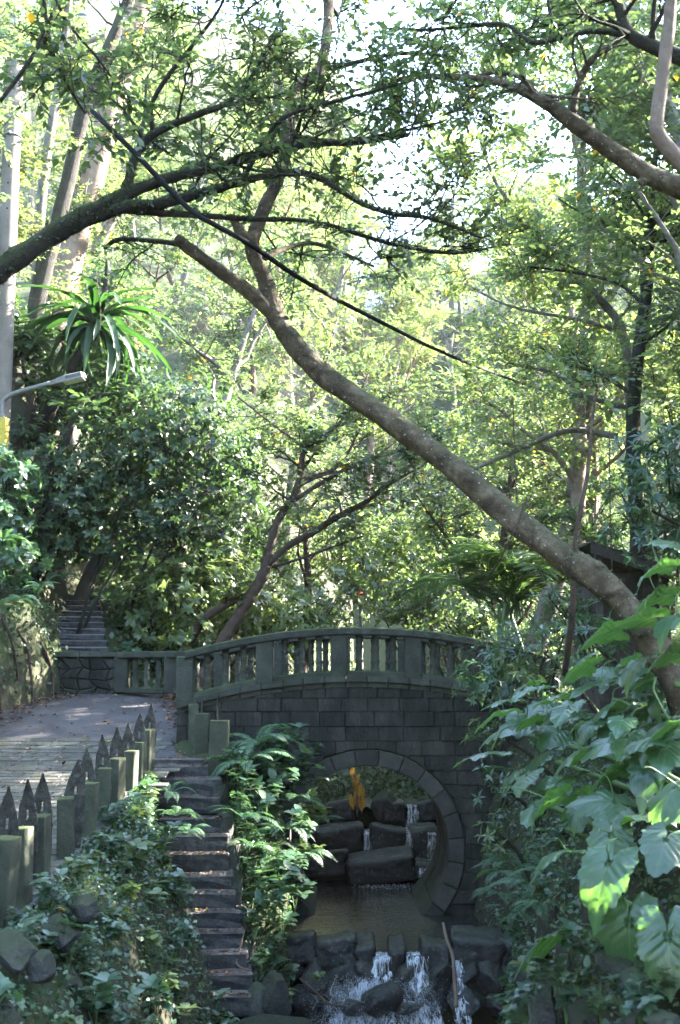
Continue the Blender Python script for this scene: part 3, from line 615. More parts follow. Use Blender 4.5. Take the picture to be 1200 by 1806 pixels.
def fall(mb, x0, x1, Y, ztop, zbot, n, throw=.12, spread=.03, wmax=.012):
    for _ in range(n):
        x = (x0 + x1) / 2 + rngw.normal(0, (x1 - x0) * .3); t = np.linspace(0, 1, 8); dx = rngw.normal(0, spread); th = throw * rngw.uniform(.3, 1.3)
        a, b_ = sorted(rngw.uniform(0, 1, 2)); 
        if rngw.random() < .5: a = 0
        b_ = max(b_, a + .25); tt = a + (min(b_, 1) - a) * t
        lead = np.clip(1 - tt / .22, 0, 1); td = np.clip((tt - .15) / .85, 0, 1)
        P = np.c_[x + dx * td * (1 + td) + rngw.normal(0, .004, 8), Y - .03 + .4 * lead - th * np.sqrt(td + .001), ztop - rngw.uniform(0, .03) - (ztop - zbot) * td ** 1.4]
        strand(mb, P, .5 * wmax * rngw.uniform(.2, 1) * (1 - .6 * np.abs(t - .4)))
wf = tag(None or empty('lower_waterfall', (1.2, 19.1, -1.2)), 'white water tumbling over the weir into the lower stream', 'waterfall')
wo = np.array([1.2, 19.1, -1.2]); mb = MB()
X = lambda px, Y=19.1: (px - 600) * Y / F
fall(mb, X(658), X(682), 18.88, .04, -.32, 18, .12, .05, .012); fall(mb, X(714), X(738), 18.88, .04, -.35, 18, .12, .04, .010); fall(mb, X(788), X(800), 18.86, 0, -.4, 14, .1, .03)
for _ in range(500):      # chute to the left over the boulders
    px0 = rngw.choice([rngw.normal(655, 10), rngw.normal(640, 22), rngw.normal(675, 12), rngw.normal(725, 10)], p=[.35, .35, .2, .1]); a = rngw.uniform(0, .8); t = a + (rngw.uniform(.06, .25)) * np.linspace(0, 1, 7); t = np.minimum(t, 1)
    k_ = rngw.normal(-52 if px0 < 690 else 12, 26); 
    P = np.c_[X(px0 + k_ * t) + rngw.normal(0, .02, 7), 18.74 - .75 * t + rngw.normal(0, .015, 7), -.22 - 1.0 * t ** 1.15 + .06 * np.sin(t * 9 + px0) + rngw.normal(0, .02, 7)]
    strand(mb, P, rngw.uniform(.0008, .004) * np.array([.3, .8, 1, 1, 1, .8, .3]))
tag(mb.build('falling_strands', M['foam'], wf, True, origin=wo), kind='stuff')
def water_sheet(name, par, oo, rows, mat, nu=22, amp=.02, seed=0):
    """rows: (x0, x1, y, z) lines from lip to foot; a rippled surface between them"""
    mb = MB(); Rr = smooth_path([(a, b, c) for a, b, c, d in [(r[0], r[1], r[2], 0) for r in rows]], 6); Rz = smooth_path([(r[3], 0, 0) for r in rows], 6)[:, 0]; n = len(Rr); u = np.linspace(0, 1, nu); V = []
    for k in range(n):
        for q in u:
            x = Rr[k, 0] + (Rr[k, 1] - Rr[k, 0]) * q; d = mnoise.noise(Vector((x * 9, Rz[k] * 5 + seed, seed))) + .5 * mnoise.noise(Vector((x * 23, Rz[k] * 12, seed)))
            V.append((x + .02 * d, Rr[k, 2] - amp * d - amp * .5, Rz[k] + amp * d * .6))
    i = np.arange(n - 1)[:, None] * nu; j = np.arange(nu - 1)[None, :]; mb.add(V, np.stack([i + j, i + nu + j, i + nu + j + 1, i + j + 1], -1).reshape(-1, 4)); return mb.build(name, mat, par, True, origin=oo)
for nm_, rows in (('left_sheet', [(X(656), X(684), 19.25, .02), (X(656), X(684), 18.92, .015), (X(652), X(686), 18.82, -.15), (X(628), X(688), 18.74, -.36), (X(602), X(692), 18.60, -.58), (X(578), X(690), 18.42, -.86), (X(560), X(690), 18.22, -1.16), (X(548), X(700), 18.1, -1.22)]), ('right_sheet', [(X(712), X(740), 19.25, .02), (X(712), X(740), 18.92, .015), (X(711), X(742), 18.82, -.16), (X(704), X(750), 18.70, -.42), (X(698), X(764), 18.55, -.72), (X(690), X(775), 18.36, -1.04), (X(684), X(786), 18.2, -1.22)]), ('side_sheet', [(X(793), X(803), 19.2, .01), (X(793), X(803), 18.9, .0), (X(790), X(806), 18.74, -.3), (X(786), X(812), 18.5, -.7), (X(780), X(820), 18.3, -1.2)])):
    water_sheet(nm_, wf, wo, rows, M['sheet'], 30, .035, len(nm_))
mb = MB(); n = 20000
pxs = np.where(rngw.random(n) < .7, rngw.normal(640, 38, n), rngw.normal(725, 26, n)); t = rngw.random(n) ** .8
C = np.c_[X(pxs - 25 * t), 18.66 - .7 * t + rngw.normal(0, .06, n), -.30 - .92 * t + np.abs(rngw.normal(0, .06, n))]
drops(mb, C, rngw.uniform(.001, .0045, n) * rngw.choice([1, 1, 1, 1.8], n)); 
tag(mb.build('spray', M['foam'], wf, True, origin=wo), kind='stuff')
mb = MB(); n = 3000
pxs = rngw.normal(640, 75, n); C = np.c_[X(pxs, 18.3), 18.28 + rngw.normal(0, .14, n), np.full(n, -1.212)]
drops(mb, C, rngw.uniform(.006, .03, n), (1.6, .6, .25)); n = 500; C = np.c_[rngw.uniform(-.6, 2.3, n), 17.9 + rngw.normal(0, .2, n), np.full(n, -1.215)]; drops(mb, C, rngw.uniform(.004, .02, n), (2.4, .5, .15))
tag(mb.build('foam', M['foam'], wf, True, origin=wo), kind='stuff')
mb = MB(); nf = 40; A, Bv = np.meshgrid(np.linspace(X(520), X(800), nf), np.linspace(17.7, 18.45, 24)); Zf = -1.205 + .012 * np.sin(A * 31 + Bv * 17) + .01 * np.sin(A * 13 - Bv * 41); ii = np.arange(23)[:, None] * nf; jj_ = np.arange(nf - 1)[None, :]
mb.add(np.c_[A.ravel(), Bv.ravel(), Zf.ravel()], np.stack([ii + jj_, ii + jj_ + 1, ii + nf + jj_ + 1, ii + nf + jj_], -1).reshape(-1, 4)); mb.build('froth', M['froth'], wf, True, origin=wo)
def small_fall(name, label, segs, foamc, Y0):
    e = empty(name, (1.0, Y0, .3), label, 'waterfall'); oo = np.array([1.0, Y0, .3]); mb = MB()
    for (a, b_, Y, zt, zb, n) in segs: fall(mb, X(a, Y), X(b_, Y), Y, zt, zb, n // 5, .07, .035, .010)
    for (a, b_, Y, zt, zb, n) in segs:
        m = n * 2; drops(mb, np.c_[X((a + b_) / 2, Y) + rngw.normal(0, .07, m), Y - .12 + rngw.normal(0, .05, m), zb + np.abs(rngw.normal(0, .07, m))], rngw.uniform(.002, .007, m))
    tag(mb.build('falling_strands', M['foam'], e, True, origin=oo), kind='stuff'); mb = MB()
    for q, (a, b_, Y, zt, zb, n) in enumerate(segs): water_sheet('water_sheet', e, oo, [(X(a, Y), X(b_, Y), Y + .4, zt - .01), (X(a, Y), X(b_, Y), Y + .02, zt - .015), (X(a - 1, Y), X(b_ + 1, Y), Y - .05, zt - .3 * (zt - zb)), (X(a - 2, Y), X(b_ + 2, Y), Y - .09, zb)], M['sheet'], 10, .012, q + a * .1)
    for (a, b_, Y, z, n, dy) in foamc:
        C = np.c_[X(a + (b_ - a) * rngw.beta(1.6, 1.6, n), Y), Y + rngw.normal(0, dy, n), np.full(n, z)]; C[:, 2] += rngw.uniform(-.004, .012, n); drops(mb, C, rngw.uniform(.002, .012, n), (2.2, .8, .4))
    tag(mb.build('foam', M['foam'], e, True, origin=oo), kind='stuff')
small_fall('upper_waterfall', 'topmost thin white fall between two dark blocks seen through the arch', [(717, 724, 27.1, 1.42, .95, 150), (728, 733, 27.1, 1.42, .95, 40)], [(700, 785, 26.9, .94, 780, .06), (690, 780, 27.35, 1.41, 60, .05)], 27.2)
small_fall('middle_waterfall', 'thin white falls over the angular boulders of the middle cascade step', [(642, 650, 26.03, .96, .42, 130), (714, 721, 26.03, .96, .42, 90), (751, 766, 26.03, .96, .42, 70)], [(615, 665, 25.84, .41, 480, .05), (690, 775, 25.82, .41, 600, .05), (640, 775, 26.5, .95, 480, .08)], 26.2)
small_fall('trickle', 'white trickle running down the right of the first cascade step', [(735, 760, 25.12, .38, .02, 130), (725, 770, 25.3, .4, .3, 120)], [(620, 775, 24.98, .006, 420, .16), (720, 780, 25.75, .41, 360, .05)], 25.3)
# ================================================================ vegetation
UP = np.array([0, 0, 1.0])
TL = np.array([[0, 0, 0], [.32, 0, .02], [.66, 0, 0], [1, 0, -.10], [.30, .40, .06], [.64, .36, .05], [.30, -.40, .06], [.64, -.36, .05]])
TLF = [np.array([[0, 1, 4], [2, 3, 5], [0, 6, 1], [2, 7, 3]]), np.array([[1, 2, 5, 4], [6, 7, 2, 1]])]
TS = np.array([[0, 0, 0], [.5, 0, -.01], [1, 0, -.10], [.46, .40, .06], [.46, -.40, .06]])
TSF = [np.array([[0, 1, 3], [1, 2, 3], [0, 4, 1], [1, 4, 2]])]
def add_leaves(mb, P, D, Nn, L, Wr, tint, small=False):
    n = len(P)
    if n == 0: return
    T, Fs = (TS, TSF) if small else (TL, TLF)
    D = unit(D); Nn = unit(Nn - D * np.sum(Nn * D, 1, keepdims=True)); S = np.cross(Nn, D)
    L = np.broadcast_to(L, (n,)); Wr = np.broadcast_to(Wr, (n,))
    V = P[:, None, :] + L[:, None, None] * (T[None, :, 0:1] * D[:, None, :] + (T[None, :, 1:2] * Wr[:, None, None]) * S[:, None, :] + T[None, :, 2:3] * Nn[:, None, :])
    k = len(T)
    mb.add(V.reshape(-1, 3), [(np.arange(n)[:, None, None] * k + f[None]).reshape(-1, f.shape[1]) for f in Fs], np.repeat(tint, k))
def add_twigs(mb, A, B, r0, r1=None):
    """three-sided tapered rods from A to B"""
    n = len(A)
    if n == 0: return
    D = unit(B - A); s = unit(np.cross(D, np.where(np.abs(D[:, 2:3]) < .9, UP, np.array([1., 0, 0])))); t = np.cross(D, s)
    r0 = np.broadcast_to(r0, (n,))[:, None]; r1 = r0 * .5 if r1 is None else np.broadcast_to(r1, (n,))[:, None]
    V = []
    for a in (0, 2.094, 4.189):
        o_ = math.cos(a) * s + math.sin(a) * t; V += [A + o_ * r0, B + o_ * r1]
    V = np.stack(V, 1); F_ = np.array([[0, 2, 3, 1], [2, 4, 5, 3], [4, 0, 1, 5]])
    mb.add(V.reshape(-1, 3), (np.arange(n)[:, None, None] * 6 + F_[None]).reshape(-1, 4))
def sprays(rg, leaf, wood, C, D, k=8, tl=.45, ll=.13, wr=.9, small=False, spread=.9, droop=.15, nup=1.0, tint0=0, tint1=1):
    """alternate-leaved twigs"""
    S = len(C)
    if S == 0: return
    D = unit(D); side = unit(np.cross(D, UP) + 1e-4); tls = tl * rg.uniform(.7, 1.3, S)
    add_twigs(wood, C, C + D * tls[:, None], .004 + .004 * tl, .0015)
    t = (np.arange(k) + .6) / k
    P = C[:, None, :] + D[:, None, :] * (tls[:, None] * t[None])[..., None]
    sg = np.where((np.arange(k) % 2) == 0, 1, -1)[None, :, None]
    a = (spread * (1.15 - .75 * t))[None, :, None]
    LD = D[:, None, :] * np.cos(a) + side[:, None, :] * sg * np.sin(a) + rg.normal(0, .22, (S, k, 3)); LD[..., 2] -= droop
    N_ = UP * nup + rg.normal(0, .42, (S, k, 3))
    L = ll * rg.uniform(.65, 1.25, (S, k)); keep = rg.random((S, k)) > .07
    ti = np.clip(np.repeat(rg.uniform(tint0, tint1, S)[:, None], k, 1) * .6 + .4 * rg.uniform(tint0, tint1, (S, k)), 0, .97); ti = np.where(rg.random((S, k)) < .006, 1.0, ti)
    m = keep.ravel()
    add_leaves(leaf, P.reshape(-1, 3)[m], LD.reshape(-1, 3)[m], N_.reshape(-1, 3)[m], L.ravel()[m], wr * rg.uniform(.8, 1.2, m.sum()), ti.ravel()[m], small)
def whorls(rg, leaf, C, D, k=7, ll=.2, wr=.6, small=False, droop=.25):
    S = len(C); D = unit(D); s = unit(np.cross(D, np.array([.3, .2, .1]))); t = np.cross(D, s)
    a = (np.arange(k) * 2 * math.pi / k)[None] + rg.uniform(0, 6, (S, 1)) + rg.normal(0, .2, (S, k)); el = rg.uniform(.05, .7, (S, k))
    LD = (np.cos(a)[..., None] * s[:, None] + np.sin(a)[..., None] * t[:, None]) * np.cos(el)[..., None] + D[:, None] * np.sin(el)[..., None]; LD[..., 2] -= droop
    N_ = np.repeat((D + UP * .4)[:, None], k, 1) + rg.normal(0, .2, (S, k, 3)); L = ll * rg.uniform(.6, 1.2, (S, k))
    ti = np.clip(np.repeat(rg.random(S)[:, None], k, 1) * .6 + .4 * rg.random((S, k)), 0, .96)
    add_leaves(leaf, np.repeat(C[:, None], k, 1).reshape(-1, 3), LD.reshape(-1, 3), N_.reshape(-1, 3), L.ravel(), wr, ti.ravel(), small)
def wander(rg, p, d, L, n=7, wob=.22, lift=.0):
    P = [np.array(p, float)]; d = np.array(d, float); d /= np.linalg.norm(d)
    for i in range(n - 1):
        d = d + rg.normal(0, wob, 3) + np.array([0, 0, lift]); d /= np.linalg.norm(d); P.append(P[-1] + d * L / (n - 1))
    return np.array(P)
def dress(rg, wood, leaf, P, rad, nsub, L=(1.0, 2.2), t0=.25, ll=.13, k=9, tl=.45, nsp=7, small=False, up=.25, sub2=3, wr=.62, flat=.5, bias=None, bare=2, **kw):
    """grow side branches, twigs and leaf sprays along a limb"""
    P = np.asarray(P); n = len(P); C, D = [], []
    for _ in range(nsub):
        t = t0 + (1 - t0) * rg.random() ** .8; f = t * (n - 1); i = min(int(f), n - 2); p = P[i] + (P[i + 1] - P[i]) * (f - i); tan = unit(P[i + 1] - P[i])
        d = rg.normal(0, 1, 3); d[2] *= flat; d = unit(unit(d) + tan * .5 + UP * up)
        if bias is not None: d = unit(d + bias)
        Ls = rg.uniform(*L) * (1.1 - .4 * t); r0 = min(.45 * np.interp(f, np.arange(n), rad), .028 + .012 * rg.random())
        Q = wander(rg, p, d, Ls, 7, .2, .02); tube(wood, Q, np.linspace(r0, .005, 7), 5, cap=False)
        subs = [(Q, .35)]
        for _2 in range(sub2):
            q = Q[rg.integers(2, 6)]; d2 = rg.normal(0, 1, 3); d2[2] *= .5; d2 = unit(unit(d2) + unit(Q[-1] - Q[0]) * .7); Q2 = wander(rg, q, d2, Ls * rg.uniform(.35, .6), 5, .25); tube(wood, Q2, np.linspace(max(.4 * r0, .005), .003, 5), 4, cap=False); subs.append((Q2, .2))
        for _2 in range(bare):      # leafless twigs
            q = Q[rg.integers(1, 7)]; d2 = rg.normal(0, 1, 3); d2[2] *= .6; Q2 = wander(rg, q, unit(d2) + unit(Q[-1] - Q[0]) * .5, Ls * rg.uniform(.3, .8), 6, .3); tube(wood, Q2, np.linspace(max(.4 * r0, .0075), .003, 6), 3, cap=False)
        for Qx, ts in subs:
            m = nsp if Qx is Q else max(2, nsp // 2)
            for _3 in range(m):
                f2 = (ts + (1 - ts) * rg.random()) * (len(Qx) - 1); i2 = min(int(f2), len(Qx) - 2); c = Qx[i2] + (Qx[i2 + 1] - Qx[i2]) * (f2 - i2)
                d3 = rg.normal(0, 1, 3); d3[2] *= .45; C.append(c); D.append(unit(d3) + .6 * unit(Qx[i2 + 1] - Qx[i2]) + UP * .1)
    if C: sprays(rg, leaf, wood, np.array(C), np.array(D), k, tl, ll, wr, small, **kw)
def fuzz(rg, leaf, P, r, n, ll=.035, top=.6):
    """tiny moss and epiphyte leaves on a bough"""
    f = rg.random(n) * (len(P) - 1.001); i = f.astype(int); c = P[i] + (P[i + 1] - P[i]) * (f - i)[:, None]; T = unit(P[i + 1] - P[i]); d = rg.normal(0, 1, (n, 3)); d[:, 2] = np.abs(d[:, 2]) * top + d[:, 2] * (1 - top); d = unit(d - T * np.sum(d * T, 1, keepdims=True)); rr = np.interp(f, np.arange(len(r)), r)
    add_leaves(leaf, c + d * rr[:, None] * .96, d + rg.normal(0, .6, (n, 3)), rg.normal(0, 1, (n, 3)) + UP, ll * rg.uniform(.5, 1.6, n), .8, rg.uniform(0, .6, n), True)
def limb(pts, n=5):
    """pts: (px, py, Y, diameter in px) -> smooth world path and radii"""
    W = [at(a, b, c) for a, b, c, d in pts]; r = [d * c / F / 2 for a, b, c, d in pts]
    P = smooth_path(W, n); rr = np.interp(np.linspace(0, len(r) - 1, len(P)), np.arange(len(r)), r); return P, rr
class Tree:
    def __init__(s, name, label, cat='tree', group=None, base=None, seed=0):
        s.e = empty(name, base if base is not None else (0, 0, 0), label, cat, group); s.o = np.array(s.e.location); s.rg = np.random.default_rng(seed); s.wood = MB(); s.leaf = MB()
    def limb(s, pts, mat, name='limb', seg=10, rough=.05, dressing=None, fz=0):
        P, r = limb(pts); mb = MB(); tube(mb, P, r, seg, rough, s.rg); mb.build(name, mat, s.e, True, origin=s.o)
        if dressing: dress(s.rg, s.wood, s.leaf, P, r, **dressing)
        if fz: fuzz(s.rg, s.leaf, P, r, fz)
        return P, r
    def finish(s, bark, leafm):
        if s.wood.n: tag(s.wood.build('twigs', bark, s.e, True, origin=s.o), kind='stuff')
        if s.leaf.n: tag(s.leaf.build('crown', leafm, s.e, True, origin=s.o), kind='stuff')
# ---------------------------------------------------------------- traced trees
def base(px, py, Y): 
    p = at(px, py, Y); return p
t = Tree('leaning_tree', 'lichen-spotted tree leaning far out over the stream from the right bank', base=base(1215, 1260, 10.3), seed=1)
D1 = dict(nsub=5, L=(.8, 1.6), t0=.75, ll=.092, nsp=6, k=7)
P, r = t.limb([(1250, 1330, 10.25, 62), (1215, 1260, 10.3, 56), (1165, 1150, 10.4, 50), (1085, 1048, 10.5, 49), (1030, 1005, 10.6, 52), (1000, 988, 10.7, 47), (900, 910, 11, 46), (800, 825, 11.2, 41), (720, 765, 11.5, 44), (640, 710, 11.7, 39), (570, 660, 11.9, 38), (515, 603, 12.0, 36), (487, 555, 12.1, 34), (466, 490, 12.2, 28), (444, 430, 12.2, 25), (470, 362, 12.3, 24), (496, 298, 12.3, 25), (510, 220, 12.4, 24), (520, 160, 12.5, 22), (560, 128, 12.5, 20), (575, 80, 12.5, 19), (580, 0, 12.6, 19), (570, -110, 12.7, 16), (600, -230, 12.8, 12)], M['bark'], 'trunk', 18, .07)
fuzz(t.rg, t.leaf, P, r, 420, .03)
for kq in range(11):
    iq = int(t.rg.integers(8, 70)); mbk = MB(); dk_ = unit(np.array([t.rg.normal(0, .5), -abs(t.rg.normal(.6, .4)), t.rg.normal(.3, .6)])); pk = P[iq] + dk_ * r[iq] * .75; tube(mbk, [pk - dk_ * .04, pk + dk_ * r[iq] * .2, pk + dk_ * r[iq] * .38, pk + dk_ * r[iq] * .45], [r[iq] * .55, r[iq] * .48, r[iq] * .30, r[iq] * .12], 9, .12, t.rg); mbk.build('knot', M['bark'], t.e, True, origin=t.o)
dress(t.rg, t.wood, t.leaf, P[-32:], r[-32:], nsub=8, L=(1.0, 2.3), t0=.35, ll=.092, nsp=6, bare=9)
t.limb([(488, 560, 12.1, 28), (440, 515, 12.05, 26), (392, 481, 12, 25), (340, 443, 12, 23), (312, 421, 12, 21)], M['bark'], 'broken_limb', 12, .06)
t.limb([(444, 432, 12.2, 26), (426, 412, 12.15, 20), (411, 386, 12.1, 16)], M['bark'], 'stub', 10, .08)
t.limb([(330, 432, 12, 12), (270, 425, 12.2, 9), (210, 422, 12.4, 9), (185, 438, 12.6, 7)], M['barkdark'], 'limb', 7, .05, dict(nsub=3, L=(.5, .9), ll=.085, nsp=3, k=6))
t.limb([(512, 240, 12.4, 12), (600, 250, 12.8, 9), (690, 235, 13.2, 7), (780, 215, 13.6, 5)], M['barkdark'], 'limb', 7, .05, dict(nsub=7, L=(.7, 1.6), ll=.092, nsp=5))
t.limb([(468, 455, 12.2, 12), (500, 440, 12.5, 9), (560, 430, 12.9, 8), (660, 470, 13.4, 5)], M['bark'], 'limb', 7, .05, dict(nsub=5, L=(.5, 1.2), ll=.085, nsp=5))
t.limb([(590, 120, 12.5, 10), (700, 95, 12.2, 8), (800, 100, 12, 5)], M['barkdark'], 'limb', 7, .05, dict(nsub=7, L=(.7, 1.5), ll=.098, nsp=5))
t.limb([(1040, 1000, 10.6, 14), (1015, 960, 10.6, 9), (1036, 840, 10.7, 8), (1045, 740, 10.8, 6), (1060, 640, 11, 4)], M['barkred'], 'sucker', 6, .04, dict(nsub=2, L=(.3, .6), t0=.7, ll=.10, nsp=3))
t.finish(M['barkdark'], M['leaf'])

t = Tree('mossy_tree', 'dark moss-covered tree reaching its long low boughs across from the left', base=(-8.9, 9.6, hz(-8.9, 9.6)), seed=2)
DD = dict(ll=.09, nsp=4, k=8, tl=.36, bare=9)
mb = MB(); Q = smooth_path([(-8.9, 9.6, hz(-8.9, 9.6) - .3), (-8.5, 9.7, 4.6), (-7.2, 9.9, 5.9), tuple(at(-300, 640, 10.2)), tuple(at(-90, 556, 10.4))], 6); tube(mb, Q, np.linspace(.26, .16, len(Q)), 12, .06, t.rg); mb.build('trunk', M['barkdark'], t.e, True, origin=t.o)
t.limb([(-90, 556, 10.4, 49.6), (-30, 495, 10.5, 44.8), (20, 465, 10.6, 40.0), (110, 402, 10.8, 36.8), (165, 372, 10.9, 32.0), (215, 346, 11, 24.8), (300, 313, 11.1, 20.0), (400, 290, 11.2, 17.6), (480, 266, 11.3, 14.4), (550, 254, 11.4, 12.0), (640, 250, 11.6, 9.6), (720, 238, 11.9, 7.6)], M['barkdark'], 'main_bough', 12, .09, dict(nsub=11, L=(.7, 1.7), t0=.55, up=.35, **DD), 900)
t.limb([(110, 408, 10.8, 24.0), (170, 382, 10.9, 25.6), (215, 368, 10.95, 24.8), (270, 362, 11, 23.2), (340, 345, 11, 20.8), (420, 322, 11, 16.0), (500, 305, 11, 12.8), (560, 312, 11, 11.2), (640, 360, 11.1, 9.6), (700, 378, 11.2, 8.8), (760, 385, 11.3, 7.6), (850, 420, 11.5, 4.8)], M['barkdark'], 'bough', 10, .10, dict(nsub=10, L=(.6, 1.4), t0=.4, **DD), 900)
t.limb([(240, 372, 11, 16.0), (320, 378, 11.1, 12.0), (440, 386, 11.3, 10.4), (560, 392, 11.6, 8.0), (690, 430, 12, 8.5), (800, 446, 12.4, 6.6), (900, 430, 12.8, 3.8)], M['barkdark'], 'bough', 8, .08, dict(nsub=8, L=(.5, 1.2), t0=.35, **DD), 300)
t.limb([(196, 368, 10.95, 19.2), (222, 335, 11, 19.2), (236, 285, 11, 16.0), (268, 238, 11, 16.0), (340, 205, 11.1, 12.0), (398, 183, 11.2, 10.4), (440, 140, 11.3, 8.0), (470, 90, 11.4, 6.6), (500, 20, 11.5, 4.8)], M['barkdark'], 'bough', 8, .09, dict(nsub=11, L=(.6, 1.5), t0=.2, **DD), 300)
t.limb([(270, 232, 11, 11.2), (268, 185, 10.9, 9.6), (300, 130, 10.8, 8.5), (340, 80, 10.7, 7.6), (390, 10, 10.6, 5.7), (410, -60, 10.5, 4.8)], M['barkdark'], 'bough', 7, .06, dict(nsub=9, L=(.6, 1.3), t0=.3, **DD))
t.limb([(430, 315, 11, 9.6), (472, 240, 10.9, 8.5), (510, 203, 10.9, 7.6), (600, 176, 11, 5.7), (700, 150, 11.2, 3.8)], M['barkdark'], 'bough', 7, .06, dict(nsub=8, L=(.6, 1.3), t0=.3, **DD))
t.limb([(240, 278, 11, 8.5), (255, 205, 11.2, 6.6), (258, 140, 11.4, 4.8)], M['barkdark'], 'bough', 6, .06, dict(nsub=4, L=(.5, 1.0), **DD))
t.limb([(0, 180, 9.5, 8.0), (60, 95, 9.5, 8.5), (100, 10, 9.5, 7.6)], M['barkdark'], 'bough', 7, .08)
t.limb([(75, -20, 9.6, 8.5), (90, 80, 9.7, 7.6), (115, 140, 9.8, 6.6), (150, 200, 10, 4.8)], M['barkdark'], 'bough', 6, .06, dict(nsub=4, L=(.4, .9), ll=.1, nsp=3))
t.limb([(90, -20, 9.8, 7.6), (120, 40, 9.9, 5.7), (170, 100, 10, 4.8), (200, 140, 10.2, 3.8)], M['barkdark'], 'bough', 6, .06, dict(nsub=4, L=(.4, .9), ll=.1, nsp=3))
t.finish(M['barkdark'], M['leaf'])

def trunk_tree(name, label, pts, bark, seed, leafm, dr=None, extra=(), group=None, seg=10, nm='trunk', twigbark=None):
    p0 = at(*pts[0][:3]); t = Tree(name, label, 'tree', group, p0, seed)
    # carry the trunk down to the ground
    g = hz(p0.x, p0.y) - .2
    P, r = t.limb(pts, bark, nm, seg, .05)
    if p0.z - g > .3:
        mb = MB(); dv = p0 - at(*pts[1][:3]); ex = dv.normalized() * min(.7, .35 * (p0.z - g)); Q = smooth_path([(p0.x + ex.x * 1.5, p0.y, g), (p0.x + ex.x * 1.45, p0.y, g + (p0.z - g) * .5), tuple(p0 + ex * .9 - Vector((0, 0, .25 * ex.length))), tuple(p0 - dv * .02)], 4); tube(mb, Q, np.linspace(r[0] * 1.25, r[0], len(Q)), seg, .04, t.rg); mb.build('lower_trunk', bark, t.e, True, origin=t.o)
    if dr: dress(t.rg, t.wood, t.leaf, P, r, **dr)
    for e_ in extra: t.limb(e_[0], bark, 'limb', 7, .06, e_[1])
    t.finish(twigbark or bark, leafm); return t
trunk_tree('slender_tree', 'dark-barked tree with paired stems beside the pole', [(52, 640, 30, 30), (62, 560, 30, 30), (80, 470, 30, 29), (98, 410, 30, 28), (125, 300, 30, 27), (150, 190, 30, 27), (190, 90, 30, 25), (228, 0, 30, 22), (260, -90, 30, 18)], M['barkdark'], 3, M['leaf'], dict(nsub=14, L=(1.53, 3.40), t0=.65, ll=0.20, nsp=6),
    [([(44, 640, 30.1, 18), (58, 540, 30.1, 17), (72, 460, 30.2, 16), (88, 390, 30.3, 14)], None), ([(150, 200, 30, 14), (200, 150, 30.3, 10), (260, 110, 30.6, 8)], dict(nsub=6, L=(1.02, 2.38), ll=0.18, nsp=6)), ([(185, 100, 30, 12), (240, 85, 29.8, 9), (330, 100, 29.5, 6)], dict(nsub=6, L=(1.02, 2.38), ll=0.18, nsp=6))])
trunk_tree('greenish_tree', 'thin pale greenish trunk rising between the pole and the dark paired stems', [(58, 640, 32, 20), (64, 500, 32, 19), (75, 340, 32, 18), (90, 230, 32, 17), (112, 100, 32, 15), (122, 0, 32, 14), (130, -80, 32, 12)], M['barkgrey'], 4, M['leaf'], dict(nsub=10, L=(1.36, 3.06), t0=.6, ll=0.20, nsp=6), [([(115, 110, 32, 12), (145, 80, 32.2, 10), (190, 60, 32.4, 8)], dict(nsub=4, L=(1.02, 2.04), ll=0.18, nsp=5))])
trunk_tree('pale_tree', 'thick pinkish pale-barked tree trunk with white lichen patches on the left slope', [(92, 640, 35, 58), (110, 510, 35, 52), (140, 400, 35, 47), (170, 290, 35, 46), (196, 190, 35, 44), (225, 90, 35, 44), (248, 0, 35, 42), (262, -90, 35, 38)], M['barkpale'], 5, M['leaf'], dict(nsub=14, L=(2.04, 4.08), t0=.55, ll=0.21, nsp=7), [([(165, 450, 34.8, 18), (195, 395, 34.7, 16), (210, 370, 34.7, 14)], None), ([(235, 60, 35, 20), (245, 20, 34.8, 15), (250, -40, 34.7, 12)], None)])
trunk_tree('right_tree', 'grey-barked tree stretching a long forked bough in from beyond the right bank', [(1330, 400, 13, 48), (1230, 345, 13, 42), (1150, 310, 13, 37), (1080, 265, 13, 33), (1000, 207, 13, 29), (960, 180, 13, 23), (900, 150, 13, 17), (840, 138, 13, 13), (760, 135, 13.1, 10), (690, 142, 13.3, 8), (610, 165, 13.5, 5)], M['bark'], 6, M['leaf'], dict(nsub=9, L=(.7, 1.7), t0=.5, ll=.092, nsp=5, bare=9), [
    ([(1008, 205, 13, 17), (1020, 150, 13, 14), (1045, 105, 12.9, 12), (1088, 74, 12.8, 10), (1120, 40, 12.7, 7)], dict(nsub=6, L=(.6, 1.4), ll=.092, nsp=6)),
    ([(950, 172, 13, 13), (915, 135, 13, 9), (870, 128, 13, 8), (830, 138, 13, 6)], dict(nsub=4, L=(.5, 1.2), ll=.085, nsp=6)), ([(1135, 318, 13, 20), (1132, 322, 12.9, 14)], None)], nm='bough')
trunk_tree('overhanging_tree', 'dark-limbed tree whose boughs hang into the top of the view over the right bank', [(1330, 180, 11, 42), (1230, 115, 11, 34), (1160, 85, 11, 30), (1110, 58, 11, 24), (1090, 0, 11, 18), (1080, -80, 11, 14)], M['barkdark'], 7, M['leaf'], dict(nsub=9, L=(.6, 1.4), t0=.45, ll=.092, nsp=6), [
    ([(1120, 62, 11, 15), (1040, 55, 11, 12), (950, 75, 11.1, 10), (920, 62, 11.2, 8), (890, 43, 11.3, 8), (830, 45, 11.4, 7), (760, 52, 11.5, 6), (680, 50, 11.7, 4)], dict(nsub=8, L=(.5, 1.4), t0=.3, ll=.092, nsp=5, bare=8)),
    ([(1155, 90, 11, 12), (1152, 40, 10.9, 10), (1160, -40, 10.8, 8)], None), ([(985, 62, 11, 9), (970, 20, 11, 7), (960, -50, 11, 5)], dict(nsub=3, L=(.4, 1.0), ll=.092, nsp=5))], nm='bough')
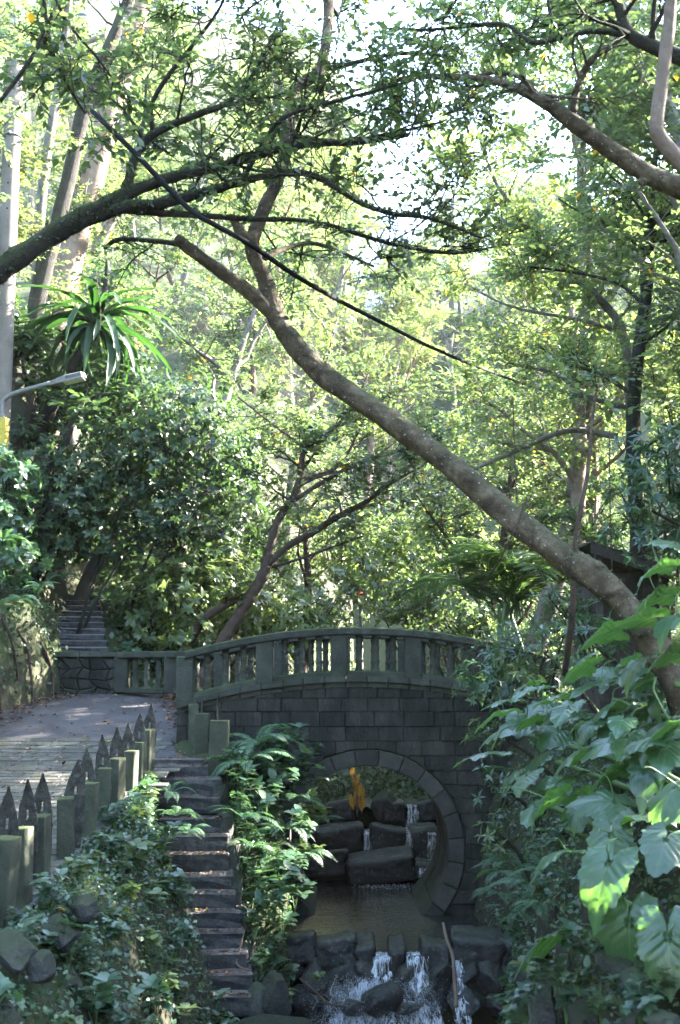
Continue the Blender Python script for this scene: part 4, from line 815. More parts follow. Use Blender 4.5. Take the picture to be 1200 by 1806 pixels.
trunk_tree('smooth_tree', 'smooth pale ochre stem bent at an elbow above the leaning tree', [(1330, 400, 9, 34), (1245, 330, 9, 31), (1198, 284, 9, 30), (1163, 240, 9, 29), (1160, 205, 9, 25), (1172, 110, 9, 25), (1183, 10, 9, 24), (1192, -90, 9, 22)], M['barkpale'], 8, M['leaf'], nm='stem')
trunk_tree('dark_slim_tree', 'slim dark upright tree behind the leaning trunk near the hut', [(1124, 1000, 17, 26), (1122, 900, 17, 26), (1117, 760, 17, 25), (1124, 640, 17, 23), (1140, 520, 17, 21), (1149, 420, 17, 18), (1150, 335, 17, 12), (1158, 250, 17, 8), (1150, 150, 17, 5)], M['barkdark'], 9, M['leaflight'], dict(nsub=14, L=(.8, 2.0), t0=.35, ll=.098, nsp=7), [
    ([(1146, 445, 17, 9), (1100, 415, 17.2, 7), (1040, 385, 17.5, 6), (985, 350, 17.8, 4)], dict(nsub=8, L=(.5, 1.3), ll=.092, nsp=6)), ([(1145, 440, 17, 9), (1180, 420, 16.8, 7), (1230, 400, 16.5, 6)], dict(nsub=6, L=(.5, 1.3), ll=.092, nsp=6)),
    ([(1138, 540, 17, 8), (1090, 500, 17.4, 6), (1010, 480, 17.8, 5), (930, 470, 18, 4)], dict(nsub=9, L=(.5, 1.3), ll=.092, nsp=6)), ([(1122, 700, 17, 9), (1060, 660, 17.4, 7), (990, 640, 17.8, 5)], dict(nsub=8, L=(.6, 1.4), ll=.092, nsp=6)), ([(1120, 800, 17, 9), (1180, 760, 16.8, 7), (1240, 730, 16.6, 5)], dict(nsub=9, L=(.6, 1.4), ll=.092, nsp=6))])
trunk_tree('slanting_tree', 'grey slanting tree crossing behind the slim dark tree on the right', [(1118, 800, 20, 24), (1112, 700, 20, 20), (1100, 590, 20, 18), (1060, 530, 20, 15), (985, 455, 20, 12), (930, 390, 20, 9), (880, 330, 20, 7), (850, 260, 20, 5)], M['barkgrey'], 10, M['leaflight'], dict(nsub=22, L=(.8, 2.0), t0=.25, ll=.14, nsp=7), [
    ([(1090, 770, 20, 12), (1000, 760, 20.2, 10), (900, 800, 20.5, 8), (830, 830, 20.8, 5)], dict(nsub=9, L=(.6, 1.5), ll=.098, nsp=6)), ([(1105, 720, 20, 12), (1040, 700, 20, 10), (980, 660, 20.2, 8), (900, 640, 20.5, 5)], dict(nsub=10, L=(.6, 1.5), ll=.098, nsp=6)), ([(1095, 580, 20, 9), (1000, 560, 20.3, 7), (900, 540, 20.6, 5), (820, 500, 21, 4)], dict(nsub=10, L=(.6, 1.5), ll=.098, nsp=7))])
trunk_tree('forked_tree', 'reddish-brown forked tree standing just behind the bridge balustrade', [(385, 1145, 28, 25), (400, 1120, 28, 22), (432, 1068, 28, 20), (464, 1015, 28, 21), (471, 985, 28, 17), (490, 920, 28, 15), (515, 882, 28, 14), (530, 840, 28, 12), (538, 792, 28, 9), (575, 768, 28, 7), (620, 720, 28, 5), (650, 660, 28, 4)], M['barkred'], 11, M['leaf'], dict(nsub=14, L=(1.0, 2.2), t0=.5, ll=.16, nsp=7), [
    ([(468, 1000, 28, 14), (510, 962, 28, 13), (560, 934, 27.9, 12), (600, 908, 27.8, 11), (650, 882, 27.6, 8), (690, 852, 27.5, 6), (730, 830, 27.4, 4)], dict(nsub=12, L=(.7, 1.6), t0=.35, ll=.125, bare=5, nsp=5)),
    ([(520, 882, 28, 9), (570, 850, 27.8, 8), (625, 820, 27.6, 8), (700, 796, 27.4, 6), (770, 790, 27.2, 4)], dict(nsub=12, L=(.7, 1.7), t0=.35, ll=.125, bare=5, nsp=6)),
    ([(532, 846, 28, 9), (585, 830, 28, 8), (618, 792, 28, 6), (640, 745, 28, 5), (690, 690, 28, 3)], dict(nsub=10, L=(.7, 1.7), t0=.4, ll=.125, bare=5, nsp=6)), ([(538, 792, 28, 6), (510, 770, 28, 5), (470, 740, 28, 4), (420, 700, 28, 3)], dict(nsub=9, L=(.7, 1.7), ll=.125, bare=5, nsp=6)),
    ([(480, 1000, 28, 6), (530, 985, 28, 5), (600, 960, 28, 4), (640, 945, 28, 3)], dict(nsub=5, L=(.5, 1.1), ll=.14, nsp=4))])
trunk_tree('low_stem_tree', 'short dark stem leaning towards the forked tree behind the balustrade', [(340, 1120, 28.4, 18), (362, 1090, 28.4, 16), (400, 1066, 28.3, 14), (436, 1050, 28.2, 12), (470, 1020, 28.1, 8)], M['barkred'], 12, M['leaflight'], dict(nsub=5, L=(.5, 1.2), t0=.2, ll=.17, nsp=4))
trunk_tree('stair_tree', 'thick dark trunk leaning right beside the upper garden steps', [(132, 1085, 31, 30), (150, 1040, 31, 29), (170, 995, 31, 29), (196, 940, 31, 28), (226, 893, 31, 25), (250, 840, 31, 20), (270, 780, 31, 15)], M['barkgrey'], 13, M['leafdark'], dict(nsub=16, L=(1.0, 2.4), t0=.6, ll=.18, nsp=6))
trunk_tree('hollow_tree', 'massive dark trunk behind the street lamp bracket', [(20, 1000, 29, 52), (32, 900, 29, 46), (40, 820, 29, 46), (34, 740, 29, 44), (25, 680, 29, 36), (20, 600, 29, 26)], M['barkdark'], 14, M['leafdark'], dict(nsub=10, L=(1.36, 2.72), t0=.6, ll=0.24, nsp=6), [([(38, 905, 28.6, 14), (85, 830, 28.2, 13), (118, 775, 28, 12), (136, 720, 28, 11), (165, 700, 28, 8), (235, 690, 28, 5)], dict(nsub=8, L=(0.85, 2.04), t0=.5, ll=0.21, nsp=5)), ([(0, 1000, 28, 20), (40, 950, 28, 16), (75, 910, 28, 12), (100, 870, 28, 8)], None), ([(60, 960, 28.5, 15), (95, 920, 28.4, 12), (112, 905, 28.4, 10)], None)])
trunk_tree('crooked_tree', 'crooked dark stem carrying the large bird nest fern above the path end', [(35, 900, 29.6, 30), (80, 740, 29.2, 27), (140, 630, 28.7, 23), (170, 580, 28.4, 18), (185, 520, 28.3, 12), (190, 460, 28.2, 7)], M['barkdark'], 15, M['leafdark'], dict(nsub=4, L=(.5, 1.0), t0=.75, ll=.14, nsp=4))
# ---------------------------------------------------------------- background trees
def bg_proto(seed, H, bark, leafm, ll, lean=0, cr=3.2, nl=9, t0=.3, name='forest_tree', nsub=7, nsp=8, wr=.68):
    rg = np.random.default_rng(seed); e = empty(name); wood, leaf, tr = MB(), MB(), MB()
    P = wander(rg, (0, 0, -.5), (lean, rg.normal(0, .1), 1), H * .85, 9, .10, .12); rad = np.linspace(.017 * H, .004 * H, 9); Ps = smooth_path(P, 3); tube(tr, Ps, np.interp(np.linspace(0, 8, len(Ps)), np.arange(9), rad), 8, .05, rg)
    tr.build('trunk', bark, e)
    for i in range(nl):
        t = t0 + (1 - t0) * (i + rg.random()) / nl; f = t * 8; k = min(int(f), 7); p = P[k] + (P[k + 1] - P[k]) * (f - k); a = i * 2.4 + rg.normal(0, .4)
        Q = wander(rg, p, (math.cos(a), math.sin(a), .55 + .5 * rg.random()), cr * rg.uniform(.7, 1.2) * (1.15 - .5 * t), 8, .16, .03); rl = np.linspace(.006 * H, .012, 8); tube(wood, Q, rl, 5, cap=False)
        dress(rg, wood, leaf, Q, rl, nsub, (cr * .25, cr * .55), .2, ll, 8, ll * 3.2, nsp, True, .25, 3, wr, bare=3)
    tag(wood.build('branches', bark, e), kind='stuff'); tag(leaf.build('crown', leafm, e), kind='stuff'); return e
protos = [bg_proto(101, 12, M['barkgrey'], M['leaflight'], .135), bg_proto(102, 14, M['barkgrey'], M['leaf'], .135, .15, 3.6), bg_proto(103, 10, M['barkred'], M['leaf'], .13, -.2, 3.0, 9, .15), bg_proto(104, 13, M['barkpale'], M['leaflight'], .14, .1, 3.4), bg_proto(105, 8, M['barkred'], M['leafdark'], .15, .1, 2.8, 10, .08)]
plook = ['pale grey tree with loose light green crown', 'grey tree with wide mid green crown', 'reddish-stemmed tree leafy almost to the ground', 'pale-trunked tree with airy yellow green crown', 'low dark glossy evergreen tree']
rb = random.Random(21); usedp = [False] * 5
def put_tree(k, x, y, s, rz, where):
    if usedp[k]: o = copy_tree(protos[k])
    else: o = protos[k]; usedp[k] = True
    o.location = (x, y, hz(x, y) - .1); o.rotation_euler = (0, 0, rz); o.scale = (s, s, s * rb.uniform(.9, 1.1))
    tag(o, plook[k] + ' ' + where, 'tree', plook[k] + ' ' + where); return o
SLW = ['behind the left end of the bridge balustrade', 'in the valley behind the forked tree', 'behind the palm clump', 'shading the palm clump from behind', 'in the valley behind the garden lantern', 'on the slope above the hut', 'deep in the valley beyond the lantern', 'on the slope behind the hut roof', 'filling the gap between palm and hut', 'above the upper garden steps', 'behind the pale thick left trunk', 'beside the utility pole on the bank', 'on the bank beside the path end', 'behind the utility pole on the left slope', 'beside the slim dark tree', 'far up the slope behind the hut', 'behind the slim dark tree', 'deep in the valley behind the bright shrub', 'above the smooth ochre stem']
for k, x, y, s in [(1, -4.5, 31, 1.05), (2, -1.5, 33.5, 1.0), (3, 6.5, 29, .8), (1, 4.5, 28.4, 1.3), (2, 2.9, 30.5, 1.25), (1, 9.5, 26, .9), (0, 3.5, 36, 1.05), (2, 8.0, 33, .75), (4, 6.0, 31.5, .8), (0, -8, 35, 1.15), (3, -11, 30, 1.1), (4, -11.5, 30, .95), (4, -13, 24, .9), (1, -12, 25, 1.0), (4, 10, 20, .85), (3, 11.5, 29, .8), (0, 8.2, 21, .9), (4, -3.2, 36, .8), (2, 12, 16, .85)]:
    put_tree(k, x, y, s, rb.uniform(0, 6.3), SLW.pop(0))
for _ in range(48):
    y = rb.uniform(38, 110); x = rb.uniform(-.36, .36) * y * 1.15
    put_tree(rb.choice([0, 0, 1, 2, 3, 3, 4]), x, y, rb.uniform(.85, 1.3), rb.uniform(0, 6.3), 'on the far hillside')

for _ in range(26):
    y = rb.uniform(62, 112); x = rb.uniform(-.06, .2) * y
    put_tree(rb.choice([0, 1, 3]), x, y, rb.uniform(1.0, 1.4), rb.uniform(0, 6.3), 'on the far hillside')
for k, x, y, s in [(4, 5.7, 21, .5), (4, 5.9, 23.8, .55), (4, 6.6, 18.5, .55), (4, 6.0, 15.2, .68), (4, 5.2, 12.2, .5), (4, 6.0, 13.4, .7), (4, 6.9, 14.3, .85), (4, 8.6, 16, 1.0), (4, 7.6, 13.2, .8), (4, 7.4, 14.6, 1.0), (2, 8.0, 19.5, .8), (3, 5.4, 25.6, 1.05), (0, 7.0, 21, 1.05), (1, 6.8, 14, 1.0), (1, 7.5, 17, 1.2), (0, 9.5, 12, 1.2), (3, 11, 17, 1.3), (1, 13, 24, 1.3), (0, 12, 8, 1.25)]:  # mostly out of view, added to keep low sun off path and left bank
    put_tree(k, x, y, s, rb.uniform(0, 6.3), 'added high on the right bank for shade')
for k, x, y, s in [(3, 6, -3, 1.2), (0, 9, -8, 1.3), (1, 5.5, -12, 1.2), (3, 12, 0, 1.3), (1, -9, 4, 1.2), (0, -8.7, 12, 1.1), (1, -9.2, 17, 1.0), (3, -8.5, 6.5, 1.2), (0, -10, -2, 1.3), (3, -8, -7, 1.2), (2, -9.5, 9, 1.1), (1, -11, 14, 1.2), (0, -7, -14, 1.3), (1, 0, -17, 1.3), (2, -3, -11, 1.2), (3, 3.5, -9, 1.2), (0, -12, -12, 1.3), (0, 12, -15, 1.3), (1, -3, -24, 1.4), (3, 5, -23, 1.4)]:
    put_tree(k, x, y, s, rb.uniform(0, 6.3), 'lining the stream downstream')
# ---------------------------------------------------------------- shrubs (rosettes of glossy leaves)
def shrub(name, label, blobs, seed, leafm, ll=.19, kk=7, dens=26, wr=.55, group=None, small=False, cat='shrub'):
    """blobs: (centre, (rx, ry, rz))"""
    c0 = np.array(blobs[0][0]); g = hz(c0[0], c0[1]); e = empty(name, (c0[0], c0[1], g), label, cat, group); oo = np.array([c0[0], c0[1], g]); rg = np.random.default_rng(seed); leaf, wood, stem = MB(), MB(), MB()
    for c, rr in blobs:
        c = np.array(c); rr = np.array(rr); n = int(dens * (rr[0] * rr[2] + rr[0] * rr[1] + rr[1] * rr[2]) * 1.6)
        u = unit(rg.normal(0, 1, (n, 3))); rad = rg.random(n) ** .3 * (1 + .22 * np.sin(u[:, 0] * 5 + u[:, 2] * 4 + seed)); P_ = c + u * rr * rad[:, None]; D_ = u + UP * .5 + rg.normal(0, .35, (n, 3))
        whorls(rg, leaf, P_, D_, kk, ll, wr, small); 
        nb = max(5, n // 14); idx = rg.choice(n, nb); 
        for i in idx:
            Q = smooth_path([c + np.array([rg.normal(0, .12) * rr[0], rg.normal(0, .12) * rr[1], -rr[2] * .8]), (c + P_[i]) / 2 + rg.normal(0, .08, 3), P_[i]], 3); tube(wood, Q, np.linspace(.018, .005, len(Q)), 4, cap=False)
        add_twigs(wood, P_ - unit(D_) * .22, P_, .006, .003)
        sx = 1 if c[0] > .5 else -1; x_ = c[0]
        while hz(x_, c[1]) < c[2] - rr[2] - .4 and abs(x_ - c[0]) < 2.2: x_ += .1 * sx
        stem = MB(); Q = smooth_path([(x_, c[1], hz(x_, c[1]) - .2), (x_ * .6 + c[0] * .4 + rg.normal(0, .1), c[1], (c[2] + hz(x_, c[1])) / 2), tuple(c)], 4); tube(stem, Q, np.linspace(.05, .02, len(Q)), 6, .05, rg); stem.build('stem', M['barkdark'], e, True, origin=oo)
    tag(wood.build('twigs', M['barkdark'], e, True, origin=oo), kind='stuff'); tag(leaf.build('foliage', leafm, e, True, origin=oo), kind='stuff'); return e
def B(px, py, Y, r, rz=None, ry=None): return (tuple(at(px, py, Y)), (r, ry or r, rz or r * .8))
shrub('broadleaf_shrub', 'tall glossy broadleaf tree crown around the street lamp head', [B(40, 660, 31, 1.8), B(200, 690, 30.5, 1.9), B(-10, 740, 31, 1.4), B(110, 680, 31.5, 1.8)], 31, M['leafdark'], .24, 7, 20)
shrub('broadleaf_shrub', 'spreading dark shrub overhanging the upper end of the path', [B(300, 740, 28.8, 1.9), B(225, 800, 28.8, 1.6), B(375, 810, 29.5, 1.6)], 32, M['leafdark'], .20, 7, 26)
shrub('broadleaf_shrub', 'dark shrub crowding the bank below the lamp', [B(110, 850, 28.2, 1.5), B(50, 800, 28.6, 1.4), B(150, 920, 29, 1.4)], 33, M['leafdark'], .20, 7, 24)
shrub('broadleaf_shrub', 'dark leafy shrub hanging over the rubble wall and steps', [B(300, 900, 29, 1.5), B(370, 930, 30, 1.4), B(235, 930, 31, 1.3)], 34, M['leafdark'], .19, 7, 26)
shrub('broadleaf_shrub', 'bright green shrub behind the left end of the bridge balustrade', [B(330, 1040, 29, 1.2), B(270, 1080, 29.5, 1.1), B(420, 1075, 30, 1.0), B(380, 1000, 30, 1.0), B(330, 1120, 28.5, .7)], 35, M['leaflight'], .24, 6)
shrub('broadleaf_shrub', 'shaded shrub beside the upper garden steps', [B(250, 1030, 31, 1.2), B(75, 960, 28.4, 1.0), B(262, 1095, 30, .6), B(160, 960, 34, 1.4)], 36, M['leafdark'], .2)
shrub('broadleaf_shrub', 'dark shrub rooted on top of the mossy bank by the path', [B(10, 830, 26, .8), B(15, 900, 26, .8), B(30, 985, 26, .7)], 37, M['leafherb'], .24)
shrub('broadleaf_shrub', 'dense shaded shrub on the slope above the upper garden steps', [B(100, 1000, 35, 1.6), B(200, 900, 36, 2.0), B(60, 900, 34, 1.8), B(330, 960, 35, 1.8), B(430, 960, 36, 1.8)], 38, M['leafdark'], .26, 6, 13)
HSL = ['right behind the balustrade beside the forked tree', 'in the valley above the lantern', 'just right of the garden lantern', 'behind the foot of the forked tree', 'under the upper branches of the forked tree', 'between the forked tree branches in the valley', 'behind the left fronds of the palm', 'under the leaning trunk beyond the palm']
for q, (a, b, Y, r) in enumerate([(560, 1060, 31, 1.3), (640, 1000, 35, 1.8), (720, 1040, 33, 1.6), (500, 1090, 30, 1.1), (690, 930, 37, 2.0), (590, 940, 38, 1.9), (820, 1080, 28.5, 1.2), (780, 960, 34, 1.6)]):
    shrub('hazy_shrub', 'loose pale shrub ' + HSL[q], [B(a, b, Y, r), B(a + 30, b + 30, Y + .6, r * .7)], 140 + q, M['leaflight'] if q % 2 else M['leaf'], .2, 6, 16, .6, 'pale shrubs in the valley', True)
for q, (a, b, Y, r) in enumerate([(600, 1375, 29.5, 1.1), (700, 1375, 31, 1.4), (790, 1380, 29.5, 1.2), (560, 1400, 28.2, .8), (660, 1350, 33, 1.5), (730, 1350, 34, 1.5), (600, 1340, 35, 1.8)]):
    shrub('streamside_shrub', 'dark shrub on the upper stream bank seen through the arch', [B(a, b, Y, r, r * .8)], 160 + q, M['leafdark'] if q % 2 else M['leafherb'], .15, 6, 20, .6, 'shrubs seen through the arch', True)
RSL = ['narrow-leaved shrub ' + w for w in ('under the leaning trunk just right of the balustrade', 'below the hut behind the elephant ears', 'covering the right end of the balustrade', 'in front of the bridge wall under the pale elephant ear leaf', 'halfway down the bridge wall at the right bank', 'behind the right end pillar of the bridge', 'low beside the arch ring above the ferns', 'beside the slim dark tree above the elephant ears', 'at the right edge above the slim dark tree foot', 'between the palm and the leaning trunk')]
for q, (a, b, Y, r) in enumerate([(960, 1150, 15, .8), (1050, 1140, 13.5, .6), (900, 1170, 16.5, .7), (870, 1290, 18.2, .45), (890, 1390, 17.5, .45), (860, 1200, 19.5, .6), (880, 1470, 16.8, .4), (1150, 900, 15, .9), (1190, 800, 15, .9), (1000, 1070, 17, .6)]):
    shrub('lanceleaf_shrub', RSL[q], [B(a, b, Y, r, r * .8)], 180 + q, M['leafherb'] if q % 3 else M['leaf'], .15, 6, 34, .42, 'narrow-leaved shrubs on the right bank', True)
# ---------------------------------------------------------------- elephant ears
def ear_mesh(seed, droop=.3, cup=.1, lobes=.55):
    rg = np.random.default_rng(seed); na, nr = 72, 11; mb = MB(); V = [(0, 0, 0)]; T = [.8]
    for i in range(1, nr + 1):
        q = i / nr
        for a in range(na):
            th = 2 * math.pi * a / na; f = abs(((th + math.pi) % (2 * math.pi)) - math.pi)   # 0 tip .. pi sinus
            rm = np.interp(f, [0, .10, .3, .6, 1.0, 1.5, 2.0, 2.4, 2.7, 2.92, 3.05, math.pi], [1.06, .97, .84, .73, .63, .55, .56, .63, .64, .48, .22, .07]) * (1 + (.045 * math.sin(13 * th + seed) + .03 * math.sin(29 * th + 2 * seed)) * q ** 2) * (1 + lobes * .0)
            x = math.sin(th) * rm * q * lobes / .55; y_ = math.cos(th) * rm * q
            sv = (y_ - .75 * abs(x)) if y_ > -.05 else (-y_ * .9 + abs(x) * .5 + .4)
            ph = math.cos(2 * math.pi * sv / .19); ab = min(1, abs(x) / .12)
            z = cup * abs(x) - droop * (max(y_, 0) ** 2) - .25 * max(-y_, 0) ** 2 - .28 * x * x + .019 * ph * ab * (1.1 - .4 * q) + .045 * math.sin(6 * th + seed * 2) * q ** 4 + .018 * math.sin(17 * th + seed) * q ** 5
            V.append((x, y_, z)); T.append(.28 + .25 * rg.random() + (.3 if ph < -.9 and ab > .3 else 0) + (.4 if abs(x) < .02 else 0))
    Fq = []; Ft = []
    for a in range(na):
        b = (a + 1) % na; Ft.append((0, 1 + b, 1 + a))
        for i in range(nr - 1): Fq.append((1 + i * na + a, 1 + i * na + b, 1 + (i + 1) * na + b, 1 + (i + 1) * na + a)[::-1])
    mb.add(V, [np.array(Ft), np.array(Fq)], np.array(T)); return mb.mesh('leaf_blade', M['aroid'])
EARS = [ear_mesh(1, .25, .12), ear_mesh(2, .4, .05), ear_mesh(3, .15, .2), ear_mesh(4, .55, .1), ear_mesh(5, .3, .0), ear_mesh(6, .2, .25, .45), ear_mesh(7, .5, -.05, .62), ear_mesh(8, .7, .15, .5)]
rgE = np.random.default_rng(77)
def ear_plant(label, bpx, leaves, group=None):
    b0 = at(*bpx); e = empty('elephant_ear_plant', b0, label, 'plant', group); oo = np.array(b0)
    x_ = b0.x
    while hz(x_, b0.y) < b0.z - .25 and x_ - b0.x < 1.6: x_ += .06
    gz_ = min(hz(x_, b0.y), b0.z - .05); mb = MB(); tube(mb, smooth_path([(x_, b0.y, gz_ - .12), (x_ * .5 + b0.x * .5 + .05, b0.y, (gz_ + b0.z) / 2 - .05), (b0.x, b0.y, b0.z + .04)], 4), np.linspace(.045, .026, 9), 8, .08, rgE); mb.build('stalk', M['stem'], e, True, origin=oo)
    for (px, py, Y, s, az, pit, roll) in leaves:
        p = at(px, py, Y); a = R(az); q = R(pit); tdir = Vector((math.cos(a) * math.cos(q), math.sin(a) * math.cos(q), math.sin(q)))
        side = tdir.cross(Vector((0, 0, 1))).normalized(); nrm = side.cross(tdir).normalized(); rm = Matrix.Rotation(R(roll), 3, tdir); side = rm @ side; nrm = rm @ nrm
        Mx = Matrix((side, tdir, nrm)).transposed().to_4x4(); Mx.translation = p - b0
        o = link('leaf', EARS[rgE.integers(8)], e); o.matrix_local = Mx @ Matrix.Diagonal((s, s, s, 1))
        m_ = MB(); mid = (b0 + p) / 2 + Vector((0, 0, .12 * (p - b0).length + .05)) - tdir * .10; P_ = smooth_path([b0, mid, p - tdir * .03 - nrm * .03, p], 5); tube(m_, P_, np.linspace(.018, .008, len(P_)) * (s / .35), 6)
        inv = (Matrix.Translation(b0) @ o.matrix_local).inverted(); Vn = np.concatenate(m_.v); Vn = np.c_[Vn, np.ones(len(Vn))] @ np.array(inv).T; m_.v = [Vn[:, :3]]
        m_.build('petiole', M['stem'], o)
    return e
ear_plant('elephant ear with a huge ragged grey-green leaf low over the stream bank', (1085, 1592, 9.0), [(1075, 1520, 8.7, .40, 225, -38, -10), (1000, 1502, 9.3, .34, 185, -4, 8), (1078, 1470, 9.2, .34, 250, -50, 20), (962, 1655, 9.5, .36, 195, -18, 35), (1110, 1625, 8.6, .38, 250, -75, 0), (1085, 1415, 9.6, .34, 170, 15, -30), (970, 1410, 10, .36, 200, -20, 40)])
ear_plant('elephant ear with dark hanging leaf among the rocks of the right bank', (1200, 1560, 8.2), [(1178, 1650, 7.8, .36, 260, -70, 0), (1175, 1480, 8.2, .30, 240, -30, -20), (1195, 1385, 8.6, .38, 215, -25, 10), (1150, 1440, 8.9, .3, 120, 10, 0)])
ear_plant('elephant ear with pale overlapping leaves at mid height of the right bank', (1120, 1420, 10.4), [(1110, 1302, 10.1, .46, 190, -8, -12), (1180, 1270, 10, .48, 215, -14, 15), (1025, 1322, 10.4, .36, 200, -12, 25), (1010, 1372, 10.4, .30, 200, -10, 20), (1150, 1345, 9.8, .36, 240, -25, -10), (1085, 1360, 10.0, .32, 190, -10, 30), (1160, 1225, 10.6, .36, 180, 5, 0)])
ear_plant('elephant ear stretching one pale leaf out in front of the bridge wall', (945, 1420, 12.6), [(866, 1326, 12.0, .42, 184, -4, 6), (930, 1275, 12.4, .40, 195, -8, -15), (890, 1255, 12.8, .36, 175, -8, 10), (960, 1330, 12.2, .36, 220, -20, 20), (915, 1360, 12.6, .28, 200, -25, 10), (985, 1290, 12.4, .36, 230, -15, -20)])
ear_plant('elephant ear with backlit yellow-green leaves beside the foot of the leaning trunk', (1190, 1215, 9.9), [(1140, 1090, 9.6, .32, 200, -2, 30), (1078, 1112, 9.8, .32, 190, -4, 32), (1165, 1000, 9.8, .30, 195, -6, 24), (1162, 1052, 9.9, .34, 190, -6, 28), (1185, 1152, 9.5, .32, 200, -4, 34), (1195, 1085, 9.4, .32, 215, -10, 10), (1130, 1165, 10.0, .3, 210, -20, 10), (1190, 960, 10, .26, 170, 20, -20)])
ear_plant('elephant ear with ragged green leaves just below the hut', (1040, 1300, 11.6), [(1030, 1175, 11.3, .32, 205, -12, 38), (1060, 1205, 11, .34, 195, -14, 0), (990, 1225, 11.4, .34, 190, -8, 12), (1080, 1240, 10.8, .36, 205, -12, 25), (1010, 1255, 11.2, .34, 185, -4, -10), (950, 1215, 12, .32, 200, -10, 0), (1120, 1260, 10.6, .34, 195, -18, 30)])
ear_plant('small elephant ear with pale leaves under the right end of the balustrade', (925, 1300, 14), [(900, 1235, 13.8, .34, 185, -6, 0), (935, 1205, 14, .32, 195, -8, 15), (960, 1240, 13.6, .34, 220, -16, -10), (880, 1290, 13.8, .28, 190, -14, 10)])
for q, (px, py, Y, n, lab) in enumerate([(1150, 1330, 9.6, 7, 'medium elephant ear between the pale overlapping leaves and the right edge'), (1060, 1300, 11, 7, 'medium elephant ear tucked under the hut below the leaning trunk'), (980, 1320, 12, 7, 'medium elephant ear in the middle of the right bank'), (1000, 1440, 11, 6, 'medium elephant ear above the huge ragged leaf'), (1165, 1240, 10.8, 7, 'medium elephant ear around the foot of the leaning trunk'), (1080, 1210, 12.5, 6, 'medium elephant ear in front of the hut wall')]):
    ear_plant(lab, (px, py + 30, Y), [(px + rgE.uniform(-75, 60), py - rgE.uniform(0, 75), Y + rgE.uniform(-.5, .3), rgE.uniform(.17, .30), rgE.uniform(150, 250), rgE.uniform(-35, 0), rgE.uniform(-25, 35)) for _ in range(n)])
# ---------------------------------------------------------------- ferns
def frond_mesh(seed, n=20, arch=.55, wid=.2, mat=None, fwd=.5, wr=.30):
    rg = np.random.default_rng(seed); mb = MB(); t = np.linspace(0, 1, 12); P_ = np.c_[np.zeros(12), t * (1 - .12 * t), arch * t - arch * 1.25 * t ** 2.2]; tube(mb, P_, np.linspace(.008, .002, 12), 4, cap=False)
    tt = np.linspace(.12, .99, n); C = np.stack([np.interp(tt, t, P_[:, i]) for i in range(3)], 1); T_ = unit(np.stack([np.gradient(C[:, i]) for i in range(3)], 1)); L = wid * np.sin(np.clip(tt * 1.05, 0, 1) * math.pi * .92 + .18) ** .7 + .01
    for sg in (-1, 1):
        D_ = np.array([sg, 0, 0]) + T_ * fwd + rg.normal(0, .06, (n, 3)); D_[:, 2] -= .12
        add_leaves(mb, C, D_, np.cross(np.array([1., 0, 0]), T_) + rg.normal(0, .1, (n, 3)), L, wr, rg.uniform(.1, .9, n), True)
    return mb.mesh('frond', mat or M['fern'])
FR = [frond_mesh(s, 26, .5 + .1 * (s % 3), .17) for s in range(4)]
def fern(px, py, Y, s, nf, label, group, az0=0, spread=360, p=None):
    b0 = p if p is not None else at(px, py, Y); e = empty('fern', b0, label, 'fern', group)
    for k in range(nf):
        a = az0 + spread * (k + rb.random() * .6) / nf
        link('frond', FR[rb.randrange(4)], e, (0, 0, 0), (R(rb.uniform(-10, 25)), R(rb.uniform(-10, 10)), R(a)), (s * rb.uniform(.7, 1.15),) * 3)
    return e
CB = 'arching green fern on the bank between the stair and the bridge'
for px, py, Y, s in [(440, 1330, 20.6, .85), (455, 1300, 21.2, .95), (480, 1345, 21.3, .8), (520, 1400, 20.9, .7), (430, 1430, 19.4, .6), (500, 1450, 20.3, .7), (480, 1500, 19.6, .6), (530, 1490, 20.4, .6), (445, 1480, 19.0, .45), (560, 1440, 21.3, .6)]: fern(px, py + 16, Y - .3, s * 1.12, 9, CB, 'ferns between stair and bridge')
LF = 'small fern growing between the left bank rocks beside the stair'
for px, py, Y, s in [(310, 1440, 19.0, .45), (300, 1400, 19.6, .4), (330, 1470, 18.6, .4), (250, 1520, 16.4, .45), (280, 1560, 16.2, .4), (230, 1600, 14.6, .4), (300, 1480, 18.2, .4)]: fern(px, py, Y - .15, s * 1.3, 7, LF, 'ferns on the left bank')
RF = 'feathery fern drooping from the right bank above the weir'
for px, py, Y, s in [(900, 1540, 16.5, .65), (930, 1570, 15, .6), (880, 1580, 17.4, .6), (950, 1600, 14, .55), (915, 1620, 16, .55), (885, 1520, 17.6, .5), (960, 1540, 13.5, .5)]: fern(px, py, Y, s, 8, RF, 'ferns on the right bank', 20, 240)
fern(5, 955, 24.5, .9, 7, 'fern hanging at the top of the mossy bank beside the path', None)
for px, py, Y, s in [(70, 1040, 24, .6), (110, 1020, 28, .7), (30, 1060, 21, .5), (190, 1060, 30, .8)]: fern(px, py, Y, s, 8, 'shaded fern on the bank above the path and steps', 'ferns above the path')
